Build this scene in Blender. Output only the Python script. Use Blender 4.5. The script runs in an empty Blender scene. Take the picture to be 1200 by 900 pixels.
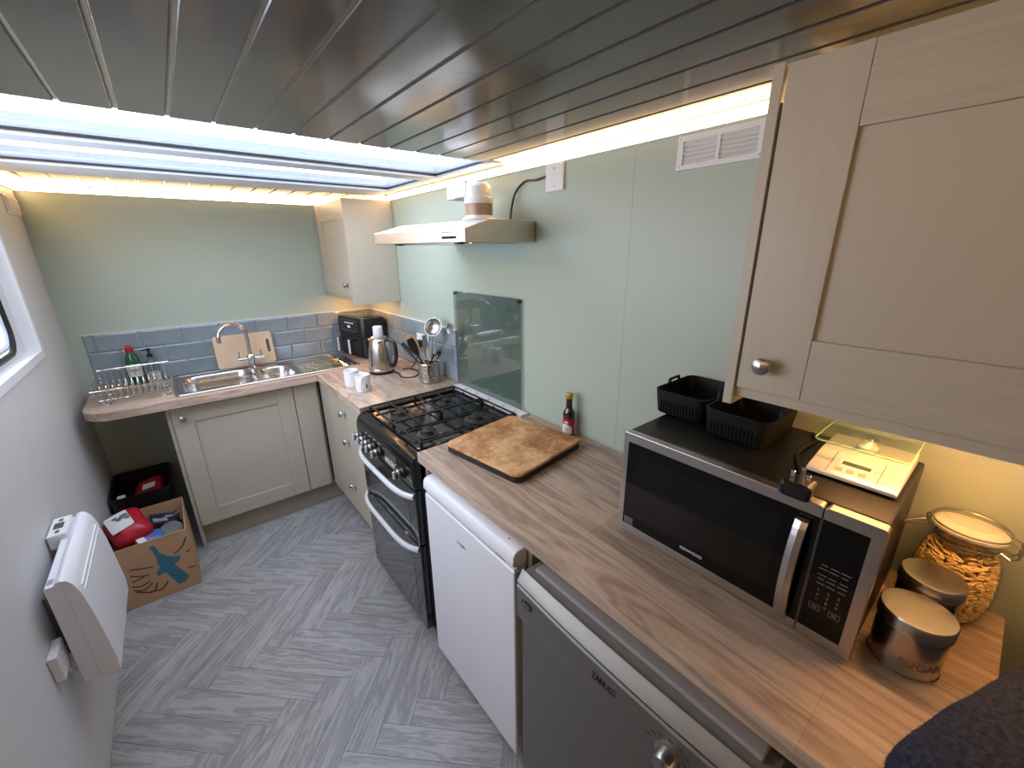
import bpy, bmesh, math, random
from mathutils import Vector, Matrix
from mathutils.geometry import tessellate_polygon
random.seed(7)
SC = bpy.context.scene
COL = SC.collection
PI = math.pi

# ---------------------------------------------------------------- camera, world, exposure
def camera():
    yaw, pitch, roll = -0.679376742, 0.315522204, -0.0121518281
    cy, sy = math.cos(yaw), math.sin(yaw)
    f = Vector((-sy * math.cos(pitch), cy * math.cos(pitch), -math.sin(pitch)))
    r0 = Vector((cy, sy, 0)); u0 = r0.cross(f)
    r = math.cos(roll) * r0 + math.sin(roll) * u0
    u = -math.sin(roll) * r0 + math.cos(roll) * u0
    cd = bpy.data.cameras.new('camera'); cam = bpy.data.objects.new('camera', cd); COL.objects.link(cam)
    m = Matrix((( r.x, u.x, -f.x, -1.1632714), (r.y, u.y, -f.y, -3.14804211), (r.z, u.z, -f.z, 1.62167449), (0, 0, 0, 1)))
    cam.matrix_world = m
    cd.sensor_fit = 'HORIZONTAL'; cd.sensor_width = 36.0; cd.lens = 36.0 * 485.346 / 1200.0
    cd.clip_start = 0.02
    SC.camera = cam
camera()

W = bpy.data.worlds.new('overcast_sky'); SC.world = W; W.use_nodes = True
wn = W.node_tree.nodes; bg = wn['Background']
bg.inputs['Color'].default_value = (0.84, 0.90, 1.06, 1)
bg.inputs['Strength'].default_value = 9.0
SC.view_settings.view_transform = 'Standard'; SC.view_settings.look = 'None'
SC.view_settings.exposure = 0.1; SC.view_settings.gamma = 1.0
SC.view_settings.use_curve_mapping = False
SC.cycles.max_bounces = 10; SC.cycles.diffuse_bounces = 6; SC.cycles.glossy_bounces = 5
SC.cycles.transparent_max_bounces = 16; SC.cycles.transmission_bounces = 8
SC.cycles.sample_clamp_indirect = 6.0
SC.cycles.caustics_reflective = False; SC.cycles.caustics_refractive = False

def portal(name, loc, direction, sx, sy):
    l = bpy.data.lights.new(name, 'AREA'); l.shape = 'RECTANGLE'; l.size = sx; l.size_y = sy
    l.cycles.is_portal = True
    o = bpy.data.objects.new(name, l); COL.objects.link(o); o.location = loc
    o.rotation_euler = Vector(direction).to_track_quat('-Z', 'Y').to_euler()
portal('skylight_portal', (-0.84, -1.11, 2.02), (0, 0, -1), 1.7, 1.3)
portal('porthole_portal', (-1.76, -1.49, 1.52), (1, 0, 0), 1.75, 0.62)

# ---------------------------------------------------------------- materials
def lin(c):
    return tuple(((v / 255.0) / 12.92 if v / 255.0 <= 0.04045 else ((v / 255.0 + 0.055) / 1.055) ** 2.4) for v in c) + (1.0,)

def nodes_of(m):
    m.use_nodes = True
    nt = m.node_tree
    return nt, nt.nodes, nt.links, nt.nodes['Principled BSDF']

def plain(name, rgb, rough=0.5, metal=0.0, spec=0.5, noise=0.04, nscale=30.0, bump=0.0, bscale=200.0, coat=0.0):
    m = bpy.data.materials.new(name); nt, N, L, P = nodes_of(m)
    c = lin(rgb)
    P.inputs['Roughness'].default_value = rough; P.inputs['Metallic'].default_value = metal
    P.inputs['Specular IOR Level'].default_value = spec; P.inputs['Coat Weight'].default_value = coat
    tc = N.new('ShaderNodeTexCoord'); nz = N.new('ShaderNodeTexNoise')
    nz.inputs['Scale'].default_value = nscale; nz.inputs['Detail'].default_value = 3
    L.new(tc.outputs['Object'], nz.inputs['Vector'])
    rp = N.new('ShaderNodeValToRGB')
    rp.color_ramp.elements[0].position = 0.3; rp.color_ramp.elements[1].position = 0.7
    rp.color_ramp.elements[0].color = tuple(v * (1 - noise) for v in c[:3]) + (1,)
    rp.color_ramp.elements[1].color = tuple(min(1, v * (1 + noise)) for v in c[:3]) + (1,)
    L.new(nz.outputs['Fac'], rp.inputs['Fac']); L.new(rp.outputs['Color'], P.inputs['Base Color'])
    if bump > 0:
        n2 = N.new('ShaderNodeTexNoise'); n2.inputs['Scale'].default_value = bscale; n2.inputs['Detail'].default_value = 4
        b = N.new('ShaderNodeBump'); b.inputs['Strength'].default_value = bump; b.inputs['Distance'].default_value = 0.002
        L.new(tc.outputs['Object'], n2.inputs['Vector']); L.new(n2.outputs['Fac'], b.inputs['Height']); L.new(b.outputs['Normal'], P.inputs['Normal'])
    return m

def brushed(name, rgb, rough=0.3, stretch=(1, 1, 60), amt=0.12):
    m = bpy.data.materials.new(name); nt, N, L, P = nodes_of(m)
    c = lin(rgb); P.inputs['Metallic'].default_value = 1.0
    tc = N.new('ShaderNodeTexCoord'); mp = N.new('ShaderNodeMapping'); mp.inputs['Scale'].default_value = stretch
    nz = N.new('ShaderNodeTexNoise'); nz.inputs['Scale'].default_value = 8; nz.inputs['Detail'].default_value = 5
    L.new(tc.outputs['Object'], mp.inputs['Vector']); L.new(mp.outputs['Vector'], nz.inputs['Vector'])
    rp = N.new('ShaderNodeValToRGB')
    rp.color_ramp.elements[0].color = tuple(v * (1 - amt) for v in c[:3]) + (1,)
    rp.color_ramp.elements[1].color = tuple(min(1, v * (1 + amt)) for v in c[:3]) + (1,)
    L.new(nz.outputs['Fac'], rp.inputs['Fac']); L.new(rp.outputs['Color'], P.inputs['Base Color'])
    mr = N.new('ShaderNodeMapRange'); mr.inputs['To Min'].default_value = rough * 0.92; mr.inputs['To Max'].default_value = rough * 1.08
    L.new(nz.outputs['Fac'], mr.inputs['Value']); L.new(mr.outputs['Result'], P.inputs['Roughness'])
    return m

def wood(name, dark, mid, light, scale=(1, 1, 1), rough=0.5, per_object=True, fine=1.0, tone=0.0, figure=1.0):
    """grain runs along the axis with the small scale factor"""
    m = bpy.data.materials.new(name); nt, N, L, P = nodes_of(m)
    tc = N.new('ShaderNodeTexCoord'); oi = N.new('ShaderNodeObjectInfo')
    add = N.new('ShaderNodeVectorMath'); add.operation = 'ADD'
    mul = N.new('ShaderNodeVectorMath'); mul.operation = 'SCALE'; mul.inputs[0].default_value = (13.7, 7.3, 5.1)
    L.new(oi.outputs['Random'], mul.inputs['Scale'])
    L.new(tc.outputs['Object'], add.inputs[0])
    if per_object: L.new(mul.outputs['Vector'], add.inputs[1])
    mp = N.new('ShaderNodeMapping'); mp.inputs['Scale'].default_value = scale
    L.new(add.outputs['Vector'], mp.inputs['Vector'])
    big = N.new('ShaderNodeTexNoise'); big.inputs['Scale'].default_value = 2.2; big.inputs['Detail'].default_value = 3; big.inputs['Distortion'].default_value = 0.9 * figure
    fn = N.new('ShaderNodeTexNoise'); fn.inputs['Scale'].default_value = 14 * fine; fn.inputs['Detail'].default_value = 6; fn.inputs['Roughness'].default_value = 0.7
    L.new(mp.outputs['Vector'], big.inputs['Vector']); L.new(mp.outputs['Vector'], fn.inputs['Vector'])
    # growth rings: fractional contour lines of the large noise
    ml = N.new('ShaderNodeMath'); ml.operation = 'MULTIPLY'; ml.inputs[1].default_value = 7.0
    sn = N.new('ShaderNodeMath'); sn.operation = 'PINGPONG'; sn.inputs[1].default_value = 1.0
    L.new(big.outputs['Fac'], ml.inputs[0]); L.new(ml.outputs['Value'], sn.inputs[0])
    mx = N.new('ShaderNodeMix'); mx.data_type = 'FLOAT'; mx.inputs[0].default_value = 0.62
    L.new(sn.outputs['Value'], mx.inputs[2]); L.new(fn.outputs['Fac'], mx.inputs[3])
    rp = N.new('ShaderNodeValToRGB'); e = rp.color_ramp.elements
    e[0].position = 0.25; e[0].color = lin(dark); e[1].position = 0.72; e[1].color = lin(light)
    x = e.new(0.48); x.color = lin(mid)
    L.new(mx.outputs[0], rp.inputs['Fac'])
    out = rp.outputs['Color']
    if tone > 0:
        hs = N.new('ShaderNodeHueSaturation')
        mr = N.new('ShaderNodeMapRange'); mr.inputs['To Min'].default_value = 1 - tone; mr.inputs['To Max'].default_value = 1 + tone
        L.new(oi.outputs['Random'], mr.inputs['Value']); L.new(mr.outputs['Result'], hs.inputs['Value'])
        L.new(out, hs.inputs['Color']); out = hs.outputs['Color']
    L.new(out, P.inputs['Base Color'])
    P.inputs['Roughness'].default_value = rough
    b = N.new('ShaderNodeBump'); b.inputs['Strength'].default_value = 0.12; b.inputs['Distance'].default_value = 0.001
    L.new(fn.outputs['Fac'], b.inputs['Height']); L.new(b.outputs['Normal'], P.inputs['Normal'])
    return m

def worktop_wood(name, along):
    """laminate printed as staves: each stave about 0.14 m wide gets its own tone"""
    m = wood(name, (143, 124, 108), (174, 154, 136), (193, 173, 155), scale=(9, 0.9, 9) if along == 'y' else (0.9, 9, 9), rough=0.42, per_object=False, fine=1.3)
    nt = m.node_tree; N = nt.nodes; L = nt.links; P = N['Principled BSDF']
    src = P.inputs['Base Color'].links[0].from_socket
    tc = N.new('ShaderNodeTexCoord'); mp = N.new('ShaderNodeMapping')
    mp.inputs['Rotation'].default_value = (0, 0, 0 if along == 'x' else PI / 2)
    br = N.new('ShaderNodeTexBrick'); br.inputs['Scale'].default_value = 1.0
    br.inputs['Brick Width'].default_value = 1.05; br.inputs['Row Height'].default_value = 0.145
    br.inputs['Mortar Size'].default_value = 0.0006; br.inputs['Mortar Smooth'].default_value = 0.1
    br.inputs['Color1'].default_value = (0.82, 0.81, 0.80, 1); br.inputs['Color2'].default_value = (1.12, 1.1, 1.08, 1)
    br.inputs['Mortar'].default_value = (0.8, 0.78, 0.76, 1)
    L.new(tc.outputs['Object'], mp.inputs['Vector']); L.new(mp.outputs['Vector'], br.inputs['Vector'])
    mx = N.new('ShaderNodeMix'); mx.data_type = 'RGBA'; mx.blend_type = 'MULTIPLY'; mx.inputs[0].default_value = 1.0
    L.new(src, mx.inputs[6]); L.new(br.outputs['Color'], mx.inputs[7]); L.new(mx.outputs[2], P.inputs['Base Color'])
    return m

def board_wood(name):
    m = wood(name, (196, 146, 94), (216, 168, 114), (230, 188, 136), scale=(6, 9, 9), rough=0.55, per_object=False)
    nt = m.node_tree; N = nt.nodes; L = nt.links; P = N['Principled BSDF']
    src = P.inputs['Base Color'].links[0].from_socket
    tc = N.new('ShaderNodeTexCoord'); nz = N.new('ShaderNodeTexNoise'); nz.inputs['Scale'].default_value = 8; nz.inputs['Detail'].default_value = 7; nz.inputs['Roughness'].default_value = 0.66
    rp = N.new('ShaderNodeValToRGB'); rp.color_ramp.elements[0].position = 0.42; rp.color_ramp.elements[0].color = (1, 1, 1, 1)
    rp.color_ramp.elements[1].position = 0.66; rp.color_ramp.elements[1].color = (0.46, 0.29, 0.17, 1)
    L.new(tc.outputs['Object'], nz.inputs['Vector']); L.new(nz.outputs['Fac'], rp.inputs['Fac'])
    mx = N.new('ShaderNodeMix'); mx.data_type = 'RGBA'; mx.blend_type = 'MULTIPLY'; mx.inputs[0].default_value = 1.0
    L.new(src, mx.inputs[6]); L.new(rp.outputs['Color'], mx.inputs[7]); L.new(mx.outputs[2], P.inputs['Base Color'])
    return m

def glow(name, rgb, strength):
    m = bpy.data.materials.new(name); nt, N, L, P = nodes_of(m)
    P.inputs['Base Color'].default_value = (0.8, 0.8, 0.8, 1)
    P.inputs['Emission Color'].default_value = rgb + (1,); P.inputs['Emission Strength'].default_value = strength
    return m

def thin_glass(name, tint, gloss=1.0, rough=0.0, ior=1.5):
    """single sheet: tinted see-through with a Fresnel reflection"""
    m = bpy.data.materials.new(name); m.use_nodes = True; nt = m.node_tree; N = nt.nodes; L = nt.links
    N.remove(N['Principled BSDF']); out = N['Material Output']
    tr = N.new('ShaderNodeBsdfTransparent'); tr.inputs['Color'].default_value = tint + (1,)
    gl = N.new('ShaderNodeBsdfGlossy'); gl.inputs['Roughness'].default_value = rough; gl.inputs['Color'].default_value = (gloss, gloss, gloss, 1)
    fr = N.new('ShaderNodeFresnel'); ge = N.new('ShaderNodeNewGeometry'); mr = N.new('ShaderNodeMapRange')
    mr.inputs['To Min'].default_value = ior; mr.inputs['To Max'].default_value = 1.0 / ior      # same sheet reflection from both faces
    L.new(ge.outputs['Backfacing'], mr.inputs['Value']); L.new(mr.outputs['Result'], fr.inputs['IOR'])
    mx = N.new('ShaderNodeMixShader')
    L.new(fr.outputs['Fac'], mx.inputs['Fac']); L.new(tr.outputs['BSDF'], mx.inputs[1]); L.new(gl.outputs['BSDF'], mx.inputs[2]); L.new(mx.outputs['Shader'], out.inputs['Surface'])
    return m

M = {}
M['green_wall'] = plain('pale_green_paint', (171, 183, 168), 0.45, noise=0.02, nscale=2.0, bump=0.05, bscale=90)
M['white_wall'] = plain('grey_white_paint', (206, 206, 206), 0.5, noise=0.02, nscale=3.0, bump=0.06, bscale=70)
M['ceiling'] = plain('glossy_taupe_cladding', (84, 78, 70), 0.15, noise=0.03, nscale=3, bump=0.02, bscale=9)
M['groove'] = plain('grey_cladding_tongue', (140, 131, 119), 0.3)
M['deck'] = plain('plain_board', (190, 190, 188), 0.7)
M['floor_plank'] = wood('grey_oak_vinyl', (132, 131, 131), (154, 153, 153), (172, 171, 171), scale=(1.5, 12.5, 12.5), rough=0.40, tone=0.09, figure=1.3, fine=1.9)
M['floor_slab'] = plain('dark_joint', (95, 95, 97), 0.7)
M['worktop_y'] = worktop_wood('worktop_laminate_long', 'y')
M['worktop_x'] = worktop_wood('worktop_laminate_cross', 'x')
M['cab'] = plain('pebble_cabinet_paint', (180, 172, 156), 0.42, noise=0.015, nscale=6)
M['cab_grain_y'] = wood('pebble_grain_level', (173, 165, 149), (179, 171, 155), (182, 174, 158), scale=(20, 1.2, 20), rough=0.42)
M['cab_grain_x'] = wood('pebble_grain_cross', (173, 165, 149), (179, 171, 155), (182, 174, 158), scale=(1.2, 20, 20), rough=0.42)
M['cab_grain_z'] = wood('pebble_grain_upright', (177, 169, 153), (180, 172, 156), (182, 174, 158), scale=(20, 20, 1.2), rough=0.42)
M['plinth'] = plain('plinth_board', (156, 147, 130), 0.5)
M['tile'] = plain('blue_grey_glazed_tile', (136, 150, 156), 0.14, noise=0.10, nscale=9, coat=0.3)
M['grout'] = plain('pale_grout', (178, 184, 190), 0.8)
M['white'] = plain('white_enamel', (232, 233, 238), 0.28, noise=0.01)
M['white_plastic'] = plain('white_plastic', (228, 228, 228), 0.38, noise=0.01)
M['offwhite'] = plain('off_white_plastic', (222, 218, 208), 0.4, noise=0.02)
M['black_gloss'] = plain('black_enamel', (14, 14, 15), 0.17, noise=0.02, coat=0.3)
M['black'] = plain('black_plastic', (20, 20, 21), 0.38, noise=0.03, bump=0.02)
M['black_matt'] = plain('black_iron', (24, 24, 25), 0.6, noise=0.08, bump=0.2, bscale=150)
M['silicone'] = plain('black_silicone', (9, 9, 9), 0.55, spec=0.3, noise=0.05)
M['steel'] = brushed('brushed_steel', (196, 192, 188), 0.30, (1, 1, 1), 0.05)
M['steel_y'] = brushed('brushed_steel_level', (190, 186, 181), 0.30, (40, 1, 40), 0.08)
M['steel_x'] = brushed('sink_steel', (198, 196, 194), 0.24, (1, 40, 40), 0.06)
M['steel_dw'] = brushed('silver_painted_steel', (150, 147, 142), 0.55, (60, 1, 60), 0.06)
M['steel_z'] = brushed('spun_steel', (196, 188, 178), 0.26, (1, 1, 50), 0.025)
M['hood_steel'] = brushed('scuffed_hood_steel', (205, 196, 182), 0.36, (3, 3, 3), 0.10)
M['chrome'] = plain('chrome', (222, 222, 224), 0.07, 1.0, noise=0.01)
M['satin'] = plain('satin_nickel', (176, 172, 166), 0.28, 1.0, noise=0.02)
M['silver'] = plain('silver_plastic', (222, 223, 228), 0.3, 0.15, noise=0.01)
M['aluminium'] = plain('white_aluminium_frame', (196, 202, 210), 0.4, 0.0, noise=0.02)
M['gasket'] = plain('black_rubber', (14, 14, 15), 0.45)
M['window_glass'] = thin_glass('window_glass', (0.95, 0.97, 0.98))
M['roof_glass'] = thin_glass('roof_glazing', (0.70, 0.73, 0.76), 1.0, 0.0, 1.18)
M['lid_glass'] = thin_glass('grey_tinted_glass', (0.70, 0.74, 0.73), 1.0, 0.02, 1.7)
M['jar_glass'] = thin_glass('jar_glass', (0.96, 0.97, 0.95), 0.8, 0.01, 1.35)
M['scale_glass'] = thin_glass('green_edged_glass', (0.92, 0.97, 0.92), 1.0, 0.01, 1.4)
M['clear_plastic'] = thin_glass('clear_plastic', (0.85, 0.88, 0.90), 1.0, 0.03, 1.4)
M['oven_glass'] = plain('oven_door_glass', (30, 32, 33), 0.05, noise=0.02, coat=0.6)
M['oven_pane'] = plain('oven_inner_window', (62, 65, 66), 0.05, noise=0.03, coat=0.6)
M['dark_window'] = plain('microwave_door_glass', (4, 4, 4), 0.06, spec=0.35, noise=0.0)
M['dark_window2'] = plain('microwave_mesh_window', (13, 13, 13), 0.12, spec=0.35, noise=0.02)
M['burner_alloy'] = plain('dull_burner_alloy', (92, 90, 88), 0.45, 0.6, noise=0.1)
M['ledge_grey'] = plain('grey_plastic_ledge', (120, 120, 116), 0.5)
M['green_edge'] = plain('green_glass_edge', (150, 196, 148), 0.1, noise=0.05, coat=0.5)
M['lid_grey'] = plain('pale_grey_plastic', (158, 154, 152), 0.45)
M['board'] = board_wood('stained_bamboo')
M['board_edge'] = plain('dark_board_edge', (38, 32, 28), 0.6, noise=0.1)
M['beige_board'] = plain('pale_beech_board', (222, 196, 164), 0.5, noise=0.04, nscale=8)
M['card'] = plain('corrugated_cardboard', (190, 150, 112), 0.8, noise=0.06, nscale=14, bump=0.1, bscale=60)
M['blue_print'] = plain('blue_print', (62, 118, 140), 0.7, noise=0.2, nscale=60)
M['ink'] = plain('dark_print', (78, 70, 62), 0.7)
M['red'] = plain('red_packet', (172, 24, 40), 0.35, noise=0.08, nscale=20)
M['paper'] = plain('white_paper', (226, 226, 222), 0.6, noise=0.02)
M['label_red'] = plain('red_label', (172, 26, 40), 0.5)
M['blue'] = plain('blue_packet', (64, 112, 184), 0.35, noise=0.25, nscale=30)
M['navy'] = plain('navy_packet', (40, 44, 62), 0.4, noise=0.2, nscale=40)
M['grey_tin'] = plain('grey_plastic_lid', (112, 112, 112), 0.35, 0.3)
M['green_bottle'] = plain('green_clear_plastic', (16, 84, 56), 0.12, noise=0.05, coat=0.4)
M['sauce'] = plain('dark_brown_glass', (42, 14, 10), 0.08, noise=0.05, coat=0.5)
M['gold'] = plain('gold_cap', (196, 166, 70), 0.3, 0.8)
M['lid_blue'] = plain('grey_blue_text', (150, 150, 156), 0.5)
M['display'] = plain('lcd_grey', (96, 104, 86), 0.25)
M['lcd_dark'] = plain('lcd_dark', (70, 76, 76), 0.2)
M['button_grey'] = plain('soft_grey_button', (150, 142, 130), 0.5)
M['print_grey'] = plain('pale_panel_print', (120, 118, 112), 0.6)
M['engrave'] = plain('engraved_letters', (112, 104, 96), 0.5, 0.4)
M['pasta'] = plain('dry_pasta', (240, 205, 140), 0.5, noise=0.12, nscale=40)
M['wood_spoon'] = wood('beech_spoon', (150, 112, 76), (180, 142, 102), (196, 160, 120), scale=(8, 8, 1), rough=0.6)
M['wool'] = plain('charcoal_wool', (48, 54, 70), 0.95, noise=0.45, nscale=140, bump=1.0, bscale=120, spec=0.1)
M['wool_fuzz'] = plain('wool_fibre', (72, 80, 100), 0.95, noise=0.4, nscale=90, spec=0.1)
M['scale_body'] = plain('silver_scale_body', (206, 204, 200), 0.32, 0.25)
M['led'] = glow('warm_white_led_diffuser', (1.0, 0.61, 0.28), 20.0)
M['led_under'] = glow('warm_cabinet_led', (1.0, 0.47, 0.16), 72.0)
M['digits'] = glow('lit_digits', (0.85, 0.92, 1.0), 0.8)
M['pipe_band'] = plain('brown_pipe_tape', (150, 130, 116), 0.35, 0.3)
M['foil'] = plain('foil', (210, 212, 214), 0.2, 1.0)

# ---------------------------------------------------------------- mesh builder
def rrect(cx, cy, w, h, r, n=5):
    pts = []
    for (sx, sy, a0) in ((1, 1, 0), (-1, 1, PI / 2), (-1, -1, PI), (1, -1, 1.5 * PI)):
        for i in range(n + 1):
            a = a0 + PI / 2 * i / n
            pts.append((cx + sx * (w / 2 - r) + r * math.cos(a), cy + sy * (h / 2 - r) + r * math.sin(a)))
    return pts

def circle(cx, cy, r, n=24):
    return [(cx + r * math.cos(2 * PI * i / n), cy + r * math.sin(2 * PI * i / n)) for i in range(n)]

class MB:
    def __init__(s): s.v = []; s.f = []; s.m = []; s.s = []
    def face(s, idx, m=0, sm=False): s.f.append(tuple(idx)); s.m.append(m); s.s.append(sm)
    def add(s, pts): b = len(s.v); s.v += [tuple(p) for p in pts]; return b
    def box(s, x0, x1, y0, y1, z0, z1, m=0):
        if x0 > x1: x0, x1 = x1, x0
        if y0 > y1: y0, y1 = y1, y0
        if z0 > z1: z0, z1 = z1, z0
        b = s.add([(x0, y0, z0), (x1, y0, z0), (x1, y1, z0), (x0, y1, z0), (x0, y0, z1), (x1, y0, z1), (x1, y1, z1), (x0, y1, z1)])
        for q in ((3, 2, 1, 0), (4, 5, 6, 7), (0, 1, 5, 4), (1, 2, 6, 5), (2, 3, 7, 6), (3, 0, 4, 7)): s.face([b + i for i in q], m)
        return s
    def loft(s, rings, m=0, cap0=True, cap1=True, sm=True):
        n = len(rings[0]); bs = [s.add(r) for r in rings]
        for k in range(len(rings) - 1):
            for i in range(n):
                j = (i + 1) % n
                s.face((bs[k] + i, bs[k] + j, bs[k + 1] + j, bs[k + 1] + i), m, sm)
        if cap0: s.face([bs[0] + i for i in range(n)][::-1], m)
        if cap1: s.face([bs[-1] + i for i in range(n)], m)
        return s
    def prism(s, poly, axis, a, b, m=0, sm=False):
        """poly is 2-D in the two other axes (x: (y,z); y: (x,z); z: (x,y))"""
        fn = {'x': lambda u, v, t: (t, u, v), 'y': lambda u, v, t: (u, t, v), 'z': lambda u, v, t: (u, v, t)}[axis]
        return s.loft([[fn(u, v, a) for u, v in poly], [fn(u, v, b) for u, v in poly]], m, sm=sm)
    def lathe(s, prof, o=(0, 0, 0), ax=(0, 0, 1), n=24, m=0, sm=True, half=None):
        A = Vector(ax).normalized(); X = A.orthogonal().normalized(); Y = A.cross(X); o = Vector(o)
        rings = []
        for r, h in prof:
            rings.append([o + A * h + (X * math.cos(2 * PI * i / n) + Y * math.sin(2 * PI * i / n)) * max(r, 1e-5) for i in range(n)])
        return s.loft(rings, m, prof[0][0] > 1e-4, prof[-1][0] > 1e-4, sm)
    def cyl(s, p0, p1, r, r1=None, n=16, m=0):
        p0 = Vector(p0); p1 = Vector(p1); d = p1 - p0
        return s.lathe([(r, 0), (r if r1 is None else r1, d.length)], p0, d, n, m)
    def tube(s, path, r, n=8, m=0, closed=False, cap=True):
        P = [Vector(p) for p in path]; k = len(P); rings = []; N = None
        for i in range(k):
            if closed: t = (P[(i + 1) % k] - P[i - 1])
            else: t = P[min(i + 1, k - 1)] - P[max(i - 1, 0)]
            t.normalize()
            if N is None: N = t.orthogonal().normalized()
            else:
                N = N - t * N.dot(t)
                N = N.normalized() if N.length > 1e-6 else t.orthogonal().normalized()
            B = t.cross(N); rr = r[i] if isinstance(r, (list, tuple)) else r
            rings.append([P[i] + (N * math.cos(2 * PI * j / n) + B * math.sin(2 * PI * j / n)) * rr for j in range(n)])
        if closed: rings.append(rings[0]); cap = False
        return s.loft(rings, m, cap, cap)
    def plate(s, loops, fn, t0, t1, m=0):
        """2-D outline with holes, given thickness; fn(u, v, t) -> 3-D"""
        flat = [p for l in loops for p in l]
        tris = tessellate_polygon([[Vector((u, v, 0)) for u, v in l] for l in loops])
        b0 = s.add([fn(u, v, t0) for u, v in flat]); b1 = s.add([fn(u, v, t1) for u, v in flat])
        for t in tris:
            s.face((b0 + t[0], b0 + t[1], b0 + t[2]), m); s.face((b1 + t[2], b1 + t[1], b1 + t[0]), m)
        o = 0
        for l in loops:
            n = len(l)
            for i in range(n):
                j = (i + 1) % n; s.face((b0 + o + i, b0 + o + j, b1 + o + j, b1 + o + i), m)
            o += n
        return s
    def text(s, body, size, o, ex, ey, m=0, thick=0.0004, align='CENTER', width=None, warp=None):
        cu = bpy.data.curves.new('lettering', 'FONT'); cu.body = body; cu.size = size; cu.align_x = align; cu.align_y = 'CENTER'
        cu.extrude = thick; cu.resolution_u = 3
        ob = bpy.data.objects.new('lettering', cu); COL.objects.link(ob)
        dg = bpy.context.evaluated_depsgraph_get(); dg.update()
        me = bpy.data.meshes.new_from_object(ob.evaluated_get(dg))
        ex = Vector(ex).normalized(); ey = Vector(ey).normalized(); ez = ex.cross(ey); o = Vector(o)
        xs = [v.co.x for v in me.vertices]; k = 1.0
        if width and xs: k = width / (max(xs) - min(xs))
        b = len(s.v)
        for v in me.vertices:
            if warp: s.v.append(tuple(warp(v.co.x * k, v.co.y, v.co.z)))
            else: s.v.append(tuple(o + ex * v.co.x * k + ey * v.co.y + ez * v.co.z))
        for p in me.polygons: s.face([b + i for i in p.vertices], m)
        bpy.data.objects.remove(ob); bpy.data.curves.remove(cu); bpy.data.meshes.remove(me)
        return s
    def xf(s, fn): s.v = [tuple(fn(Vector(p))) for p in s.v]; return s
    def build(s, name, mats, parent=None, bevel=0.0, local=False, seg=2, angle=35, fix=True):
        me = bpy.data.meshes.new(name)
        off = Vector((0, 0, 0)); o_ = parent
        while o_ is not None and not local: off += Vector(o_.location); o_ = o_.parent
        me.from_pydata([tuple(Vector(p) - off) for p in s.v], [], s.f)
        mats = mats if isinstance(mats, (list, tuple)) else [mats]
        for k in mats: me.materials.append(M[k] if isinstance(k, str) else k)
        me.polygons.foreach_set('material_index', s.m); me.polygons.foreach_set('use_smooth', s.s)
        if fix:
            bm = bmesh.new(); bm.from_mesh(me); bmesh.ops.recalc_face_normals(bm, faces=bm.faces); bm.to_mesh(me); bm.free()
        if any(s.s): me.set_sharp_from_angle(angle=math.radians(angle))
        me.update()
        ob = bpy.data.objects.new(name, me); COL.objects.link(ob)
        if parent is not None: ob.parent = parent
        if bevel > 0:
            md = ob.modifiers.new('bevel', 'BEVEL'); md.width = bevel; md.segments = seg; md.limit_method = 'ANGLE'; md.angle_limit = math.radians(40)
            md.use_clamp_overlap = True
        return ob

def tag(o, label, cat, group=None):
    o['label'] = label; o['category'] = cat
    if group: o['group'] = group
    return o
def thing(name, label, cat, loc=(0, 0, 0), rz=0.0, group=None):
    o = bpy.data.objects.new(name, None); COL.objects.link(o); o.location = loc; o.rotation_euler = (0, 0, rz)
    o.empty_display_size = 0.05
    return tag(o, label, cat, group)
def structure(o): o['kind'] = 'structure'; return o
def sroot(name, loc=(0, 0, 0)):
    o = bpy.data.objects.new(name, None); COL.objects.link(o); o.location = loc; return structure(o)
def copy_tree(o, parent=None):
    c = o.copy(); COL.objects.link(c)
    if parent is not None: c.parent = parent
    for ch in list(o.children): copy_tree(ch, c)
    return c
def box(x0, x1, y0, y1, z0, z1): return MB().box(x0, x1, y0, y1, z0, z1)
def arc(c, r, a0, a1, n, fn):
    return [fn(c[0] + r * math.cos(a0 + (a1 - a0) * i / n), c[1] + r * math.sin(a0 + (a1 - a0) * i / n)) for i in range(n + 1)]
def smooth_path(pts, n=6):
    """Catmull-Rom through the points"""
    P = [Vector(p) for p in pts]; P = [2 * P[0] - P[1]] + P + [2 * P[-1] - P[-2]]; out = []
    for i in range(1, len(P) - 2):
        a, b, c, d = P[i - 1:i + 3]
        for k in range(n):
            t = k / n
            out.append(0.5 * ((2 * b) + (c - a) * t + (2 * a - 5 * b + 4 * c - d) * t * t + (3 * b - a - 3 * c + d) * t ** 3))
    out.append(P[-2]); return out

# ================================================================ SETTING
H = 0.91           # worktop height
XL = -1.637        # left wall
YB = -4.8          # rear wall
CZ = 1.94          # ceiling plank face
SKY = (-1.60, -0.055, -1.703, -0.515)   # skylight opening x0 x1 y0 y1

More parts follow.
